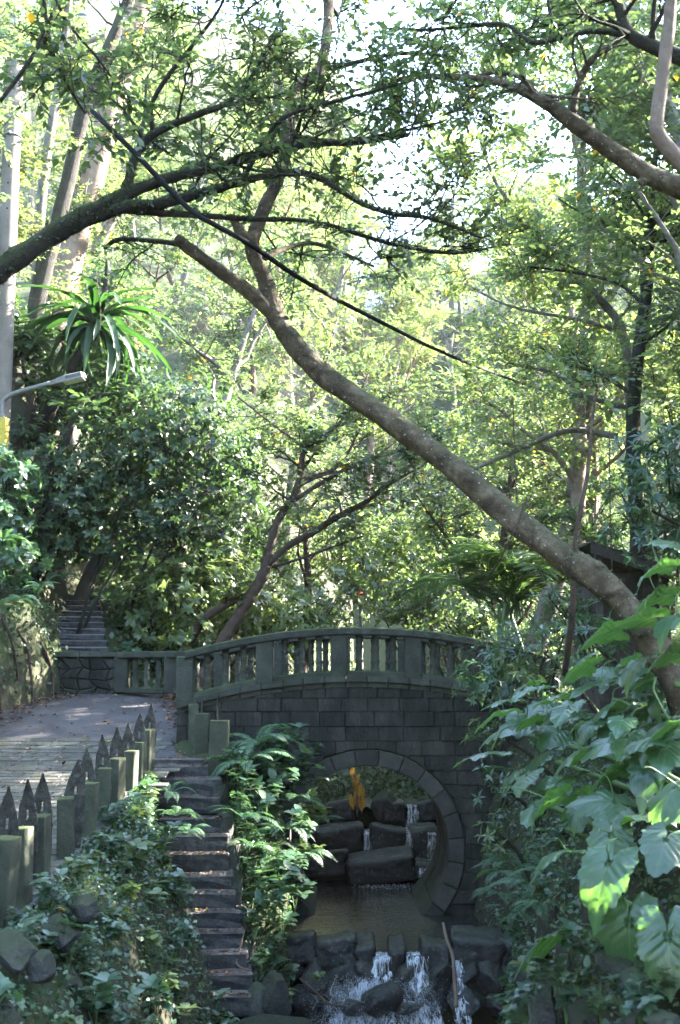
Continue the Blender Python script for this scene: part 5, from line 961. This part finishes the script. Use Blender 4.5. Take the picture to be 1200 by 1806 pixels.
# bird's nest ferns
def strap_mesh(seed):
    rg = np.random.default_rng(seed); n = 12; t = np.linspace(0, 1, n); w_ = .052 * np.sin(np.clip(t * .93 + .07, 0, 1) * math.pi) ** .6 + .004; ar = rg.uniform(.35, .8); z = ar * t - ar * 1.75 * t ** 2.2; mb = MB()
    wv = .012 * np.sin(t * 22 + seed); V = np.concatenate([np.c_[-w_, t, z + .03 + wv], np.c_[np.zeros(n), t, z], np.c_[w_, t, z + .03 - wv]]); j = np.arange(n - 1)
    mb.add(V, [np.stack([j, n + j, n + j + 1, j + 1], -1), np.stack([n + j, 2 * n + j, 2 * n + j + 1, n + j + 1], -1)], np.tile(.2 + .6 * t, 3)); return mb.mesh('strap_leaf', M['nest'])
STR = [strap_mesh(s) for s in range(4)]
def nest_fern(px, py, Y, s, n, label):
    e = empty('birds_nest_fern', at(px, py, Y), label, 'fern')
    for k in range(n): link('strap_leaf', STR[k % 4], e, (0, 0, 0), (R(rb.uniform(-60, 48)), R(rb.uniform(-20, 20)), R(360 * k / n + rb.uniform(-24, 24))), (s * rb.uniform(.7, 1.2),) * 3)
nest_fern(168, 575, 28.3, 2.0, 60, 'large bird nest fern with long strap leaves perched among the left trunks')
nest_fern(490, 225, 12.6, .45, 16, 'smaller bird nest fern perched where the leaning trunk meets the mossy boughs')
# ---------------------------------------------------------------- palm
PF = [frond_mesh(50 + s, 34, .8, .27, M['palm'], .6, .10) for s in range(4)]
pb = at(900, 1080, 24.6); pb.z = hz(pb.x, pb.y); pe = empty('feather_palm', pb, 'clump of feathery palm fronds behind the right end of the bridge', 'palm')
for k in range(21):
    a = 360 * k / 21 * 3.3; link('frond', PF[k % 4], pe, (rb.uniform(-.3, .3), rb.uniform(-.3, .3), at(905, 1065, 24.6).z - pb.z - .3), (R(rb.uniform(5, 62)), R(rb.uniform(-12, 12)), R(a)), (2.5 * rb.uniform(.75, 1.2),) * 3)
mb = MB()
for k in range(6): tube(mb, smooth_path([(rb.uniform(-.3, .3), rb.uniform(-.3, .3), -.2), (rb.uniform(-.3, .3), rb.uniform(-.3, .3), .6), (rb.uniform(-.3, .3), rb.uniform(-.3, .3), at(905, 1065, 24.6).z - pb.z)], 4), np.full(9, .05), 6)
mb.build('stems', M['stem'], pe)
# ---------------------------------------------------------------- herbs on the banks
def herb_proto(seed, ns, h, ll, kk, wr, mat, name='herb', droop=.2):
    rg = np.random.default_rng(seed); e = empty(name); leaf, stem = MB(), MB(); C, D_ = [], []
    for i in range(ns):
        a = rg.uniform(0, 6.28); top = np.array([math.cos(a) * h * rg.uniform(.1, .6), math.sin(a) * h * rg.uniform(.1, .6), h * rg.uniform(.55, 1.1)]); Q = smooth_path([(0, 0, -.05), top * np.array([.3, .3, .6]), top], 3); tube(stem, Q, np.linspace(.006, .003, len(Q)), 4, cap=False)
        for f in (.62, .82, 1.0): C.append(top * np.array([f, f, f]) if f < 1 else top); D_.append(UP + .6 * unit(top) + rg.normal(0, .25, 3))
    whorls(rg, leaf, np.array(C), np.array(D_), kk, ll, wr, False, droop); stem.build('stems', M['stem'], e); tag(leaf.build('foliage', mat, e), kind='stuff'); return e
HP = [herb_proto(1, 4, .4, .15, 5, .75, M['leafherb']), herb_proto(2, 6, .3, .10, 5, .7, M['leafherb']), herb_proto(3, 3, .5, .20, 5, .85, M['leafherb']), herb_proto(4, 7, .22, .08, 4, .8, M['leaf']), herb_proto(5, 4, .35, .13, 4, .9, M['leaflight'])]
HL = ['leafy herb with broad grey-green whorled leaves', 'bushy herb with many mid-sized leaves', 'tall herb with large broad leaves', 'low herb with small green leaves', 'light green herb with rounded leaves']
uh = [False] * 5
def herb(k, p, s, where):
    o = copy_tree(HP[k]) if uh[k] else HP[k]; uh[k] = True
    o.location = p; o.rotation_euler = (rb.uniform(-.2, .2), rb.uniform(-.2, .2), rb.uniform(0, 6.3)); o.scale = (s,) * 3; tag(o, HL[k] + ' ' + where, 'herb', HL[k] + ' ' + where)
def onbank(x, y, dz=0): return (x, y, hz(x, y) + dz)
# centre bank, traced
for px, py, Y, k, s in [(520, 1370, 20.8, 2, 1.3), (550, 1395, 20.9, 2, 1.2), (490, 1390, 20.3, 0, 1.3), (470, 1420, 19.9, 0, 1.2), (560, 1440, 20.8, 4, 1.2), (430, 1390, 19.8, 1, 1.4), (415, 1350, 20.3, 1, 1.3), (500, 1330, 21.2, 0, 1.4), (540, 1340, 21.4, 0, 1.2), (420, 1430, 19.2, 1, 1.2), (450, 1540, 18.9, 1, 1.1), (485, 1590, 18.6, 2, 1.3), (470, 1600, 18.4, 0, 1.1), (520, 1590, 18.9, 2, 1.1), (450, 1640, 18.0, 0, 1.0), (480, 1680, 18.1, 1, 1.1), (500, 1640, 18.6, 0, 1.1), (460, 1700, 17.7, 1, .9), (510, 1720, 18.2, 0, .9), (440, 1480, 19.0, 1, 1.1), (530, 1470, 20.0, 0, 1.2), (520, 1530, 19.5, 1, 1.2), (490, 1540, 19.1, 0, 1.2), (560, 1720, 18.4, 4, .6), (500, 1760, 17.8, 4, .8), (400, 1340, 20.6, 3, 1.4), (470, 1340, 20.9, 1, 1.4), (445, 1580, 18.6, 3, 1.3), (475, 1500, 19.3, 3, 1.5), (545, 1500, 20.2, 4, 1.0)]:
    herb(k, at(px, py + 14, Y), s, 'on the bank between stair and stream')
rs = random.Random(8)
for px, py, Y in [(1020, 1740, 9.0), (1060, 1740, 8.8), (1095, 1770, 8.2), (1140, 1720, 8.0), (1170, 1745, 7.8), (1080, 1680, 8.9), (1010, 1690, 9.6), (980, 1740, 10.5), (950, 1700, 12), (1060, 1790, 8.4), (1130, 1800, 7.8), (1000, 1790, 9.4), (940, 1780, 12), (905, 1760, 14.5)]:
    herb(rs.choice([1, 3, 1, 0]), at(px, py + 10, Y), rs.uniform(.6, .95), 'between right bank boulders')
for _ in range(110):
    y = rs.uniform(8.8, 20.3); x = rs.uniform(-3.15, max(-3.1, float(np.interp(y, STY, STX)) - .66) if y > 16.4 else -1.35); 
    herb(rs.choice([0, 1, 1, 3, 3, 4]), onbank(x, y, -.02), rs.uniform(.6, 1.25), 'among the rocks of the left bank')
for _ in range(80):
    y = rs.uniform(7.5, 19.5); x = float(np.interp(y, [0, 8, 15, 19], [1.9, 1.75, 2.1, 2.55])) + rs.uniform(.05, 1.0) ** 1.5 * 2
    herb(rs.choice([0, 1, 1, 3, 3, 4]), onbank(x, y, -.02), rs.uniform(.7, 1.5), 'on the steep right bank')
for _ in range(35):
    y = rs.uniform(14, 27); x = float(bankx(y)) - .35 - rs.uniform(0, 1.4) ** 1.5; herb(rs.choice([0, 1, 3, 1]), onbank(x, y, -.02), rs.uniform(.7, 1.3), 'on top of the bank left of the path')
for _ in range(30):
    y = rs.uniform(27.8, 34); x = rs.choice([rs.uniform(-5.3, -3.3), rs.uniform(-10, -8.4)]); herb(rs.choice([0, 1, 4, 2]), onbank(x, y, -.02), rs.uniform(.9, 1.6), 'on the slope by the upper steps')
# creeping ground cover (small leaves over soil and rock)
def creeper(name, label, n, fx, ll, mat, seed):
    rg = np.random.default_rng(seed); X_, Y_ = fx(rg, n); Z_ = hfun(X_, Y_) + rg.uniform(.0, .10, n); e = .05; gx_ = (hfun(X_ + e, Y_) - hfun(X_ - e, Y_)) / (2 * e); gy_ = (hfun(X_, Y_ + e) - hfun(X_, Y_ - e)) / (2 * e); Nn = unit(np.c_[-gx_, -gy_, np.ones(n)])
    P_ = np.c_[X_, Y_, Z_] + Nn * rg.uniform(.0, .06, n)[:, None]; D_ = rg.normal(0, 1, (n, 3)); D_[:, 2] -= .3; mb = MB(); add_leaves(mb, P_, D_ + Nn * .2, Nn + UP * .5 + rg.normal(0, .35, (n, 3)), ll * rg.uniform(.5, 1.3, n), .85, np.clip(rg.random(n), 0, .96), True)
    return tag(mb.build(name, mat), label, 'ground cover', kind='stuff')
def lf(rg, n): y = rg.uniform(8.5, 20.8, n); return rg.uniform(-3.2, np.where(y > 16.6, np.maximum(np.interp(y, STY, STX) - .64, -3.1), -1.3), n), y
def cf(rg, n): y = rg.uniform(16.9, 22.0, n); x = np.interp(y, STY, STX) + .66 + rg.random(n) * 1.05; return x, y
def rf(rg, n): y = rg.uniform(6.5, 21.5, n); return np.interp(y, [0, 8, 15, 19, 21.5], [1.9, 1.75, 2.1, 2.55, 2.4]) + .02 + rg.random(n) ** 1.5 * 3, y
def bf(rg, n): y = rg.uniform(12, 27.3, n); return bankx(y) - .25 - rg.random(n) * 1.6, y
def vf(rg, n):
    x, y = rg.uniform(-9, 9, n), rg.uniform(27.6, 46, n); st_ = (np.abs(x - (-6.3 - .28 * (y - 27.7))) < .85) & (y < 32); return np.where(st_, x + 12, x), y
def wf2(rg, n): return rg.uniform(2.5, 11, n), rg.uniform(8, 40, n)
creeper('ground_cover', 'small creeping leaves over the left bank rocks', 11000, lf, .07, M['leafherb'], 1)
creeper('ground_cover', 'small creeping leaves beside the stone stair', 3500, cf, .07, M['leafherb'], 2)
creeper('ground_cover', 'small creeping leaves over the right stream bank', 15000, rf, .075, M['leafherb'], 3)
creeper('ground_cover', 'creeping ivy leaves along the top of the mossy bank by the path', 7000, bf, .08, M['leafdark'], 4)
creeper('ground_cover', 'leafy undergrowth on the slope behind the bridge', 24000, vf, .17, M['leaf'], 5)
creeper('ground_cover', 'leafy undergrowth above the right bank', 9000, wf2, .12, M['leafherb'], 6)
# fallen leaves
def litter(name, label, n, fx, zf, seed, ll=(.03, .08)):
    rg = np.random.default_rng(seed); X_, Y_ = fx(rg, n); Z_ = zf(X_, Y_) + .012 + rg.uniform(0, .012, n); mb = MB(); D_ = rg.normal(0, 1, (n, 3)); D_[:, 2] *= .12
    add_leaves(mb, np.c_[X_, Y_, Z_], D_, UP + rg.normal(0, .25, (n, 3)), rg.uniform(*ll, n), .9, rg.random(n) ** 1.2, True); return tag(mb.build(name, M['dead']), label, 'leaf litter', kind='stuff')
litter('leaf_litter', 'scattered dry leaves on the paved path', 900, lambda rg, n: (rg.uniform(-7.5, -3.4, n), rg.uniform(12, 27, n)), lambda x, y: pz(y) + .012, 1, (.04, .12))
litter('leaf_litter', 'drift of dry leaves along the foot of the mossy bank', 700, lambda rg, n: (lambda y: (bankx(y) + .12 + np.abs(rg.normal(0, .28, n)), y))(rg.uniform(18, 27, n)), lambda x, y: pz(y) + rng.uniform(0, .06, len(x)), 2, (.05, .13))
litter('leaf_litter', 'drift of dry leaves along the path edge by the bridge posts', 450, lambda rg, n: (lambda y: (np.interp(y, [20.9, 28], [-2.45, -4.1]) - np.abs(rg.normal(0, .25, n)), y))(rg.uniform(21, 27, n)), lambda x, y: pz(y) + .008, 3, (.05, .12))
def stz(x, y): 
    Yk = np.array([20.70 - (20.70 - 17.15) * k / 13 for k in range(14)]); zk = np.array([at(0, ly, Yq).z for ly, Yq in zip(lipy, Yk)]); i = np.clip(np.ceil((20.70 - y) / (3.55 / 13)).astype(int), 0, 13); return zk[i]
litter('leaf_litter', 'dry leaves lying on the treads of the stream stair', 1800, lambda rg, n: (lambda y: (np.interp(y, STY, STX) + rg.uniform(-.55, .55, n), y))(20.70 - (3.55 / 13) * (rg.integers(0, 14, n) - rg.uniform(.02, .5, n))), stz, 4, (.03, .075))
litter('leaf_litter', 'dry leaves lodged between the left bank rocks', 500, lf, lambda x, y: hfun(x, y) + .03, 5)
# ---------------------------------------------------------------- mossy bank wall left of the path
mb = MB(); ny_, nz_ = 110, 22; rg = np.random.default_rng(3); ys = np.linspace(11.5, 27.3, ny_); V = []
for y in ys:
    for k in range(nz_):
        t = k / (nz_ - 1); d = .25 * mnoise.noise(Vector((y * .9, t * 1.2, 1))) + .13 * mnoise.noise(Vector((y * 2.6, t * 3, 4))) + .05 * mnoise.noise(Vector((y * 7, t * 9, 4)))
        V.append((float(bankx(y)) + .05 - .5 * t ** 1.4 + d * (.3 + t) - (.25 if k == nz_ - 1 else 0), y, float(pz(y)) - .1 + 2.3 * t + .12 * mnoise.noise(Vector((y * .7, 0, 9))) * t))
i = np.arange(ny_ - 1)[:, None] * nz_; j = np.arange(nz_ - 1)[None, :]
mb.add(V, np.stack([i + j, i + j + 1, i + nz_ + j + 1, i + nz_ + j], -1).reshape(-1, 4)[:, ::-1])
bw = empty('mossy_bank_wall', (-7.6, 20, float(pz(20))), 'steep mossy earth and rock face along the left side of the path', 'bank'); oo = np.array(bw.location); mb.build('rock_face', M['bankwall'], bw, True, origin=oo)
for k in range(16):
    y = 15 + k * .78 + rb.uniform(-.2, .2); z = float(pz(y)); L_ = rb.uniform(1.4, 2.2); xq = float(bankx(y)); mb = MB(); P_ = smooth_path([(xq - .45, y, z + L_ + .2), (xq - .05, y + rb.uniform(-.1, .1), z + L_ * .8), (xq + .1, y + rb.uniform(-.2, .2), z + L_ * .4), (xq + .2 + rb.uniform(-.1, .1), y + rb.uniform(-.25, .25), z - .05)], 5)
    tube(mb, P_, np.linspace(rb.uniform(.02, .06), rb.uniform(.015, .04), len(P_)), 6, .12, rg); mb.build('root', M['barkred'], bw, True, origin=oo)
rg2 = np.random.default_rng(12); Vb = np.array(V); n = 9000; ii = rg2.integers(0, len(Vb), n); tt = (ii % nz_) / (nz_ - 1); keep = rg2.random(n) < .15 + .85 * tt ** 1.3; P_ = Vb[ii][keep] + rg2.normal(0, .06, (keep.sum(), 3)) + np.array([.05, 0, 0]); m_ = len(P_); D_ = rg2.normal(0, .6, (m_, 3)); D_[:, 2] -= .6
mb = MB(); add_leaves(mb, P_, D_ + np.array([.4, 0, 0]), np.array([.8, -.3, .5]) + rg2.normal(0, .4, (m_, 3)), .10 * rg2.uniform(.5, 1.4, m_), .8, np.clip(rg2.random(m_), 0, .95), True); tag(mb.build('ivy', M['leafdark'], bw, True, origin=oo), kind='stuff')
# ---------------------------------------------------------------- pole, lamp, cable
pp = at(8, 560, 27.5); gz = hz(pp.x, pp.y); pe = empty('utility_pole', (pp.x, pp.y, gz), 'weathered grey concrete utility pole with clamps at the left edge', 'pole'); oo = np.array(pe.location); ztop = at(30, 15, 27.5).z
mb = MB(); P_ = np.array([(pp.x, pp.y, z) for z in np.linspace(gz - .2, ztop, 12)]); tube(mb, P_, np.linspace(.28, .20, 12), 16); mb.build('shaft', M['poleconc'], pe, True, origin=oo)
for py in (185, 232):
    z = at(20, py, 27.2).z; mb = MB(); a = np.linspace(0, 2 * math.pi, 21); r_ = float(np.interp(z, [gz, ztop], [.285, .206])); tube(mb, np.c_[pp.x + r_ * np.cos(a), pp.y + r_ * np.sin(a), np.full(21, z)], .025, 6, cap=False); box(mb, (pp.x - .06, pp.y - r_ - .05, z - .04), (pp.x + .05, pp.y - r_ + .01, z + .04)); mb.build('clamp', M['metal'], pe, True, origin=oo)
for py in (320, 365, 290):
    z = at(20, py, 27.2).z; r_ = float(np.interp(z, [gz, ztop], [.28, .20])); mb = MB(); tube(mb, [(pp.x + .02, pp.y - r_ - .004, z), (pp.x + .02, pp.y - r_ + .01, z)], .022, 8); mb.build('bolt_hole', M['rubber'], pe, True, origin=oo)
YL = 27; la = at(8, 735, YL); le = empty('street_lamp', la, 'grey street lamp on a curved arm with a yellow bracket', 'street lamp'); oo = np.array(la)
mb = MB(); P_ = smooth_path([at(4, 745, YL), at(4, 715, YL), at(12, 701, YL), at(34, 691, YL), at(92, 675, YL)], 6); tube(mb, P_, np.linspace(.062, .054, len(P_)), 10); mb.build('arm', M['metal'], le, True, origin=oo)
# head: tapered housing
h0, h1 = at(88, 677, YL), at(151, 662, YL); ax = (h1 - h0); L_ = ax.length; ax.normalize(); upv = Vector((0, 0, 1)); sdv = ax.cross(upv).normalized(); upv = sdv.cross(ax)
def hv(t, s_, u): return h0 + ax * (t * L_) + sdv * s_ + upv * u
mb = MB(); secs = [(0, .06, .045, -.045), (.25, .14, .075, -.065), (.45, .17, .10, -.075), (.92, .17, .09, -.075), (1.0, .12, .05, -.055)]; V = []
for t_, w_, u1, u0 in secs: V += [hv(t_, -w_, u0), hv(t_, w_, u0), hv(t_, w_, u1 * .7), hv(t_, w_ * .7, u1), hv(t_, -w_ * .7, u1), hv(t_, -w_, u1 * .7)]
n = len(secs); i = np.arange(n - 1)[:, None] * 6; j = np.arange(6)[None, :]; j2 = (j + 1) % 6
mb.add(V, [np.stack([i + j, i + j2, i + 6 + j2, i + 6 + j], -1).reshape(-1, 4), np.array([[5, 4, 3, 2, 1, 0]]), np.array([[(n - 1) * 6 + q for q in range(6)]])]); head = mb.build('lamp_head', M['metal'], le, False, origin=oo)
fs = 1 if sdv.y < 0 else -1
mb = MB(); V = [hv(.48, fs * .178, -.02), hv(.9, fs * .178, -.02), hv(.9, fs * .178, .055), hv(.48, fs * .178, .055)]; V += [Vector(v) - sdv * fs * .01 for v in V]; mb.add(V, BOXF); mb.build('side_window', M['lampglass'], head, False, origin=oo)
mb = MB(); V = [hv(.4, -.14, -.078), hv(.95, -.14, -.078), hv(.95, .14, -.078), hv(.4, .14, -.078)]; V += [v - upv * .012 for v in V]; mb.add(V, BOXF); mb.build('lens', M['paper'], head, False, origin=oo)
b0 = at(-4, 808, YL); b1 = at(14, 738, YL); mb = MB(); box(mb, (b0.x - .16, YL - .14, b0.z), (b1.x, YL + .14, b1.z)); mb.build('bracket', M['yellowpaint'], le, False, origin=oo)
mb = MB(); box(mb, (pp.x - .1, YL - .05, at(0, 775, YL).z - .08), (pp.x + .1, 27.5, at(0, 775, YL).z + .08)); mb.build('bracket_tie', M['metal'], le, False, origin=oo)
mb = MB(); P_ = smooth_path([at(36, 150, 27.4), at(62, 143, 24), at(95, 141, 18), at(128, 163, 13), at(180, 212, 10.8), at(240, 272, 10.2), at(330, 365, 10.0), at(380, 397, 10.0), at(440, 430, 10.3), at(520, 485, 11.2), at(600, 531, 12.6), at(690, 577, 15), at(760, 612, 17.5), at(850, 650, 22), at(960, 690, 30)], 6); tube(mb, P_, .026, 8); tag(mb.build('power_cable', M['rubber'], None, True, origin=tuple(P_[0])), 'thick black cable running from the utility pole down through the trees', 'cable')
# ---------------------------------------------------------------- hut behind the leaning trunk
hb = at(1100, 1040, 18); hb.z = hz(hb.x, hb.y) + .0; he = empty('wooden_hut', hb, 'small dark wooden hut with a sloping plank roof behind the leaning trunk', 'hut'); oo = np.array(hb)
ra, rb_ = at(1032, 962, 17), at(1150, 1012, 17.6)
for k in range(9):
    y0 = 16.6 + k * .25; mb = MB(); V = []
    for dz in (0, .03): V += [(ra.x, y0, ra.z + dz), (rb_.x, y0, rb_.z + dz), (rb_.x, y0 + .24, rb_.z + dz + .01 * (k % 2)), (ra.x, y0 + .24, ra.z + dz + .01 * (k % 2))]
    mb.add(np.array(V), BOXF); mb.build('roof_plank', M['wood'], he, False, origin=oo)
mb = MB(); V = []
for dz in (-.16, -.01): V += [(ra.x, 16.58, ra.z + dz), (rb_.x, 16.58, rb_.z + dz), (rb_.x, 16.62, rb_.z + dz), (ra.x, 16.62, ra.z + dz)]
mb.add(np.array(V), BOXF); mb.build('fascia', M['wood'], he, False, origin=oo)
mb = MB(); box(mb, (ra.x + .12, 16.9, hb.z - .2), (rb_.x - .1, 18.6, rb_.z - .05)); mb.build('wall', M['wood'], he, False, origin=oo)
for x in (ra.x + .08, rb_.x - .1): mb = MB(); box(mb, (x, 16.68, hb.z - .3), (x + .09, 16.77, (ra.z if x < hb.x else rb_.z) - .06)); mb.build('post', M['wood'], he, False, origin=oo)
# ---------------------------------------------------------------- garden lantern
gl = at(637, 1115, 34); gp = empty('garden_lantern', (gl.x, gl.y, hz(gl.x, gl.y)), 'pale garden lantern on a post with a red-trimmed roof behind the bridge', 'lantern'); oo = np.array(gp.location)
zt = at(637, 1066, 34).z; s = 31 / F
mb = MB(); tube(mb, [(gl.x, 34, oo[2] - .2), (gl.x, 34, zt)], .06, 8); mb.build('post', M['metal'], gp, True, origin=oo)
mb = MB(); box(mb, (gl.x - .10, 33.90, zt), (gl.x + .10, 34.10, zt + .26)); mb.build('lantern_box', M['paper'], gp, False, origin=oo)
for dx, dy in ((-.11, -.11), (.11, -.11), (.11, .11), (-.11, .11)): mb = MB(); box(mb, (gl.x + dx - .02, 34 + dy - .02, zt - .02), (gl.x + dx + .02, 34 + dy + .02, zt + .28)); mb.build('corner_post', M['redpaint'], gp, False, origin=oo)
mb = MB(); z = zt + .28; V = [(gl.x - .18, 33.82, z), (gl.x + .18, 33.82, z), (gl.x + .18, 34.18, z), (gl.x - .18, 34.18, z), (gl.x - .18, 33.82, z + .04), (gl.x + .18, 33.82, z + .04), (gl.x + .18, 34.18, z + .04), (gl.x - .18, 34.18, z + .04), (gl.x, 34, z + .16)]
mb.add(V, [BOXF[[0, 2, 3, 4, 5]], np.array([[4, 5, 8], [5, 6, 8], [6, 7, 8], [7, 4, 8]])]); mb.build('roof', M['redpaint'], gp, False, origin=oo)
# ---------------------------------------------------------------- withered yellow leaves by the cascade, sticks, debris
yb = at(630, 1398, 26.95); ye = empty('withered_leaves', yb, 'hanging bunch of withered yellow-orange leaves above the middle cascade', 'leaves')
ym = []
for k in range(3):
    me = EARS[k].copy(); me.materials.clear(); me.materials.append(M['yellow']); ym.append(me)
for k, (px, py, s, az, pit) in enumerate([(622, 1366, .15, 262, -72), (628, 1386, .20, 290, -78), (634, 1396, .20, 262, -80), (640, 1404, .18, 300, -76), (622, 1416, .22, 255, -84), (638, 1420, .22, 285, -84), (630, 1412, .20, 270, -80), (631, 1376, .14, 240, -70)]):
    a = R(az); q = R(pit); tdir = Vector((math.cos(a) * math.cos(q), math.sin(a) * math.cos(q), math.sin(q))); side = tdir.cross(Vector((0, 0, 1))).normalized(); nrm = side.cross(tdir); Mx = Matrix((side, tdir, nrm)).transposed().to_4x4(); Mx.translation = at(px, py - 6, 26.9 + .015 * k) - yb
    o = link('withered_leaf', ym[k % 3], ye); o.matrix_local = Mx @ Matrix.Diagonal((s * .7, s, s, 1))
mb = MB(); P_ = smooth_path([at(590, 1320, 27.6), at(618, 1345, 27.1), at(630, 1385, 26.98), at(630, 1440, 26.98)], 5); tube(mb, P_, .018, 6); mb.build('stalk', M['barkgrey'], ye, True, origin=np.array(yb))
mb = MB(); P_ = smooth_path([at(782, 1628, 19.2), at(788, 1655, 18.85), at(799, 1690, 18.7), at(803, 1740, 18.55), at(805, 1776, 18.4)], 5); tube(mb, P_, np.linspace(.022, .035, len(P_)), 7, .08, rg); tag(mb.build('driftwood_stick', M['barkpale'], None, True, origin=tuple(P_[-1])), 'pale crooked stick leaning upright against the weir', 'stick')
mb = MB(); P_ = smooth_path([at(528, 1725, 18.1), at(555, 1748, 18), at(580, 1770, 17.9), at(610, 1776, 17.9)], 5); tube(mb, P_, .016, 6, .08, rg); tag(mb.build('fallen_twig', M['barkred'], None, True, origin=tuple(P_[0])), 'thin brown twig lying across the foam at the left of the cascade', 'twig')
mb = MB(); P_ = smooth_path([at(432, 1640, 17.9), at(424, 1670, 17.8), at(418, 1700, 17.7), at(440, 1712, 17.6)], 5); tube(mb, P_, .012, 6, .08, rg); tag(mb.build('fallen_twig', M['barkpale'], None, True, origin=tuple(P_[0])), 'pale hooked twig hanging over the lower stair steps', 'twig')
mb = MB(); n = 260; c = np.array([at(px, 1645, 19.4) for px in rg.uniform(535, 640, n)]); c[:, 1] += rg.normal(0, .12, n); c[:, 2] = .02 + np.abs(rg.normal(0, .05, n)); d = rg.normal(0, 1, (n, 3)); d[:, 2] *= .4; add_leaves(mb, c, d, UP + rg.normal(0, .5, (n, 3)), rg.uniform(.05, .13, n), .8, rg.random(n) * .5, True)
for k in range(30): p = c[k]; add_twigs(mb, p[None], (p + unit(d[k]) * .3)[None], .008)
tag(mb.build('debris_heap', M['dead']), 'heap of dark wet leaves and twigs caught on the left of the weir', 'debris', kind='stuff')
# fallen big yellow leaves
for px, py, Y, s, lab in [(237, 1577, 14.2, .12, 'orange yellow leaf caught upright among the left bank herbs'), (112, 1602, 10.9, .06, 'small ochre leaf lying on a left bank rock'), (1042, 1728, 9.6, .09, 'pale tan leaf hanging over the right bank rocks'), (425, 1128, 24.6, .16, 'yellow leaf lying on the far balustrade rail')]:
    o = link('fallen_leaf', ym[1], None, at(px, py, Y), (R(rb.uniform(20, 60)), R(rb.uniform(-30, 30)), R(rb.uniform(0, 360))), (s * .6, s, s)); tag(o, lab, 'leaf')
# hanging vines
for k, (pts, lab) in enumerate([([(1075, 760, 14), (1076, 880, 14), (1080, 1010, 14)], 'thin straight vine hanging in front of the hut roof'), ([(905, 700, 12), (908, 800, 12), (912, 890, 11.5)], 'thin vine hanging down onto the leaning trunk'), ([(930, 880, 10.9), (905, 940, 10.8), (880, 990, 11), (845, 1040, 11.4)], 'loose vine looping below the leaning trunk'), ([(1012, 990, 12), (1010, 1080, 12), (1000, 1160, 12.3), (996, 1190, 12.5)], 'brown woody stem rising under the leaning trunk'), ([(170, 480, 27), (178, 560, 27), (170, 620, 27.2)], 'thin vine in front of the bird nest fern')]):
    mb = MB(); P_ = smooth_path([at(*p) for p in pts], 6); tube(mb, P_, .035 if 'woody' in lab else .008, 6, .1, rg); tag(mb.build('hanging_vine', M['barkred'], None, True, origin=tuple(P_[0])), lab, 'vine')
# ---------------------------------------------------------------- haze
HAZE = .00013
mb = MB(); box(mb, (-170, -70, -4), (170, 290, 130))
hm = bpy.data.materials.new('haze_air'); hm.use_nodes = True; hn = hm.node_tree.nodes; hn.remove(hn['Principled BSDF']); pv = hn.new('ShaderNodeVolumePrincipled'); pv.inputs['Color'].default_value = (.9, .95, 1, 1); pv.inputs['Density'].default_value = HAZE; pv.inputs['Anisotropy'].default_value = .3
hm.node_tree.links.new(pv.outputs[0], hn['Material Output'].inputs['Volume'])
tag(mb.build('haze', hm, None, False), kind='stuff', label='thin pale haze filling the wooded valley', cat='haze')
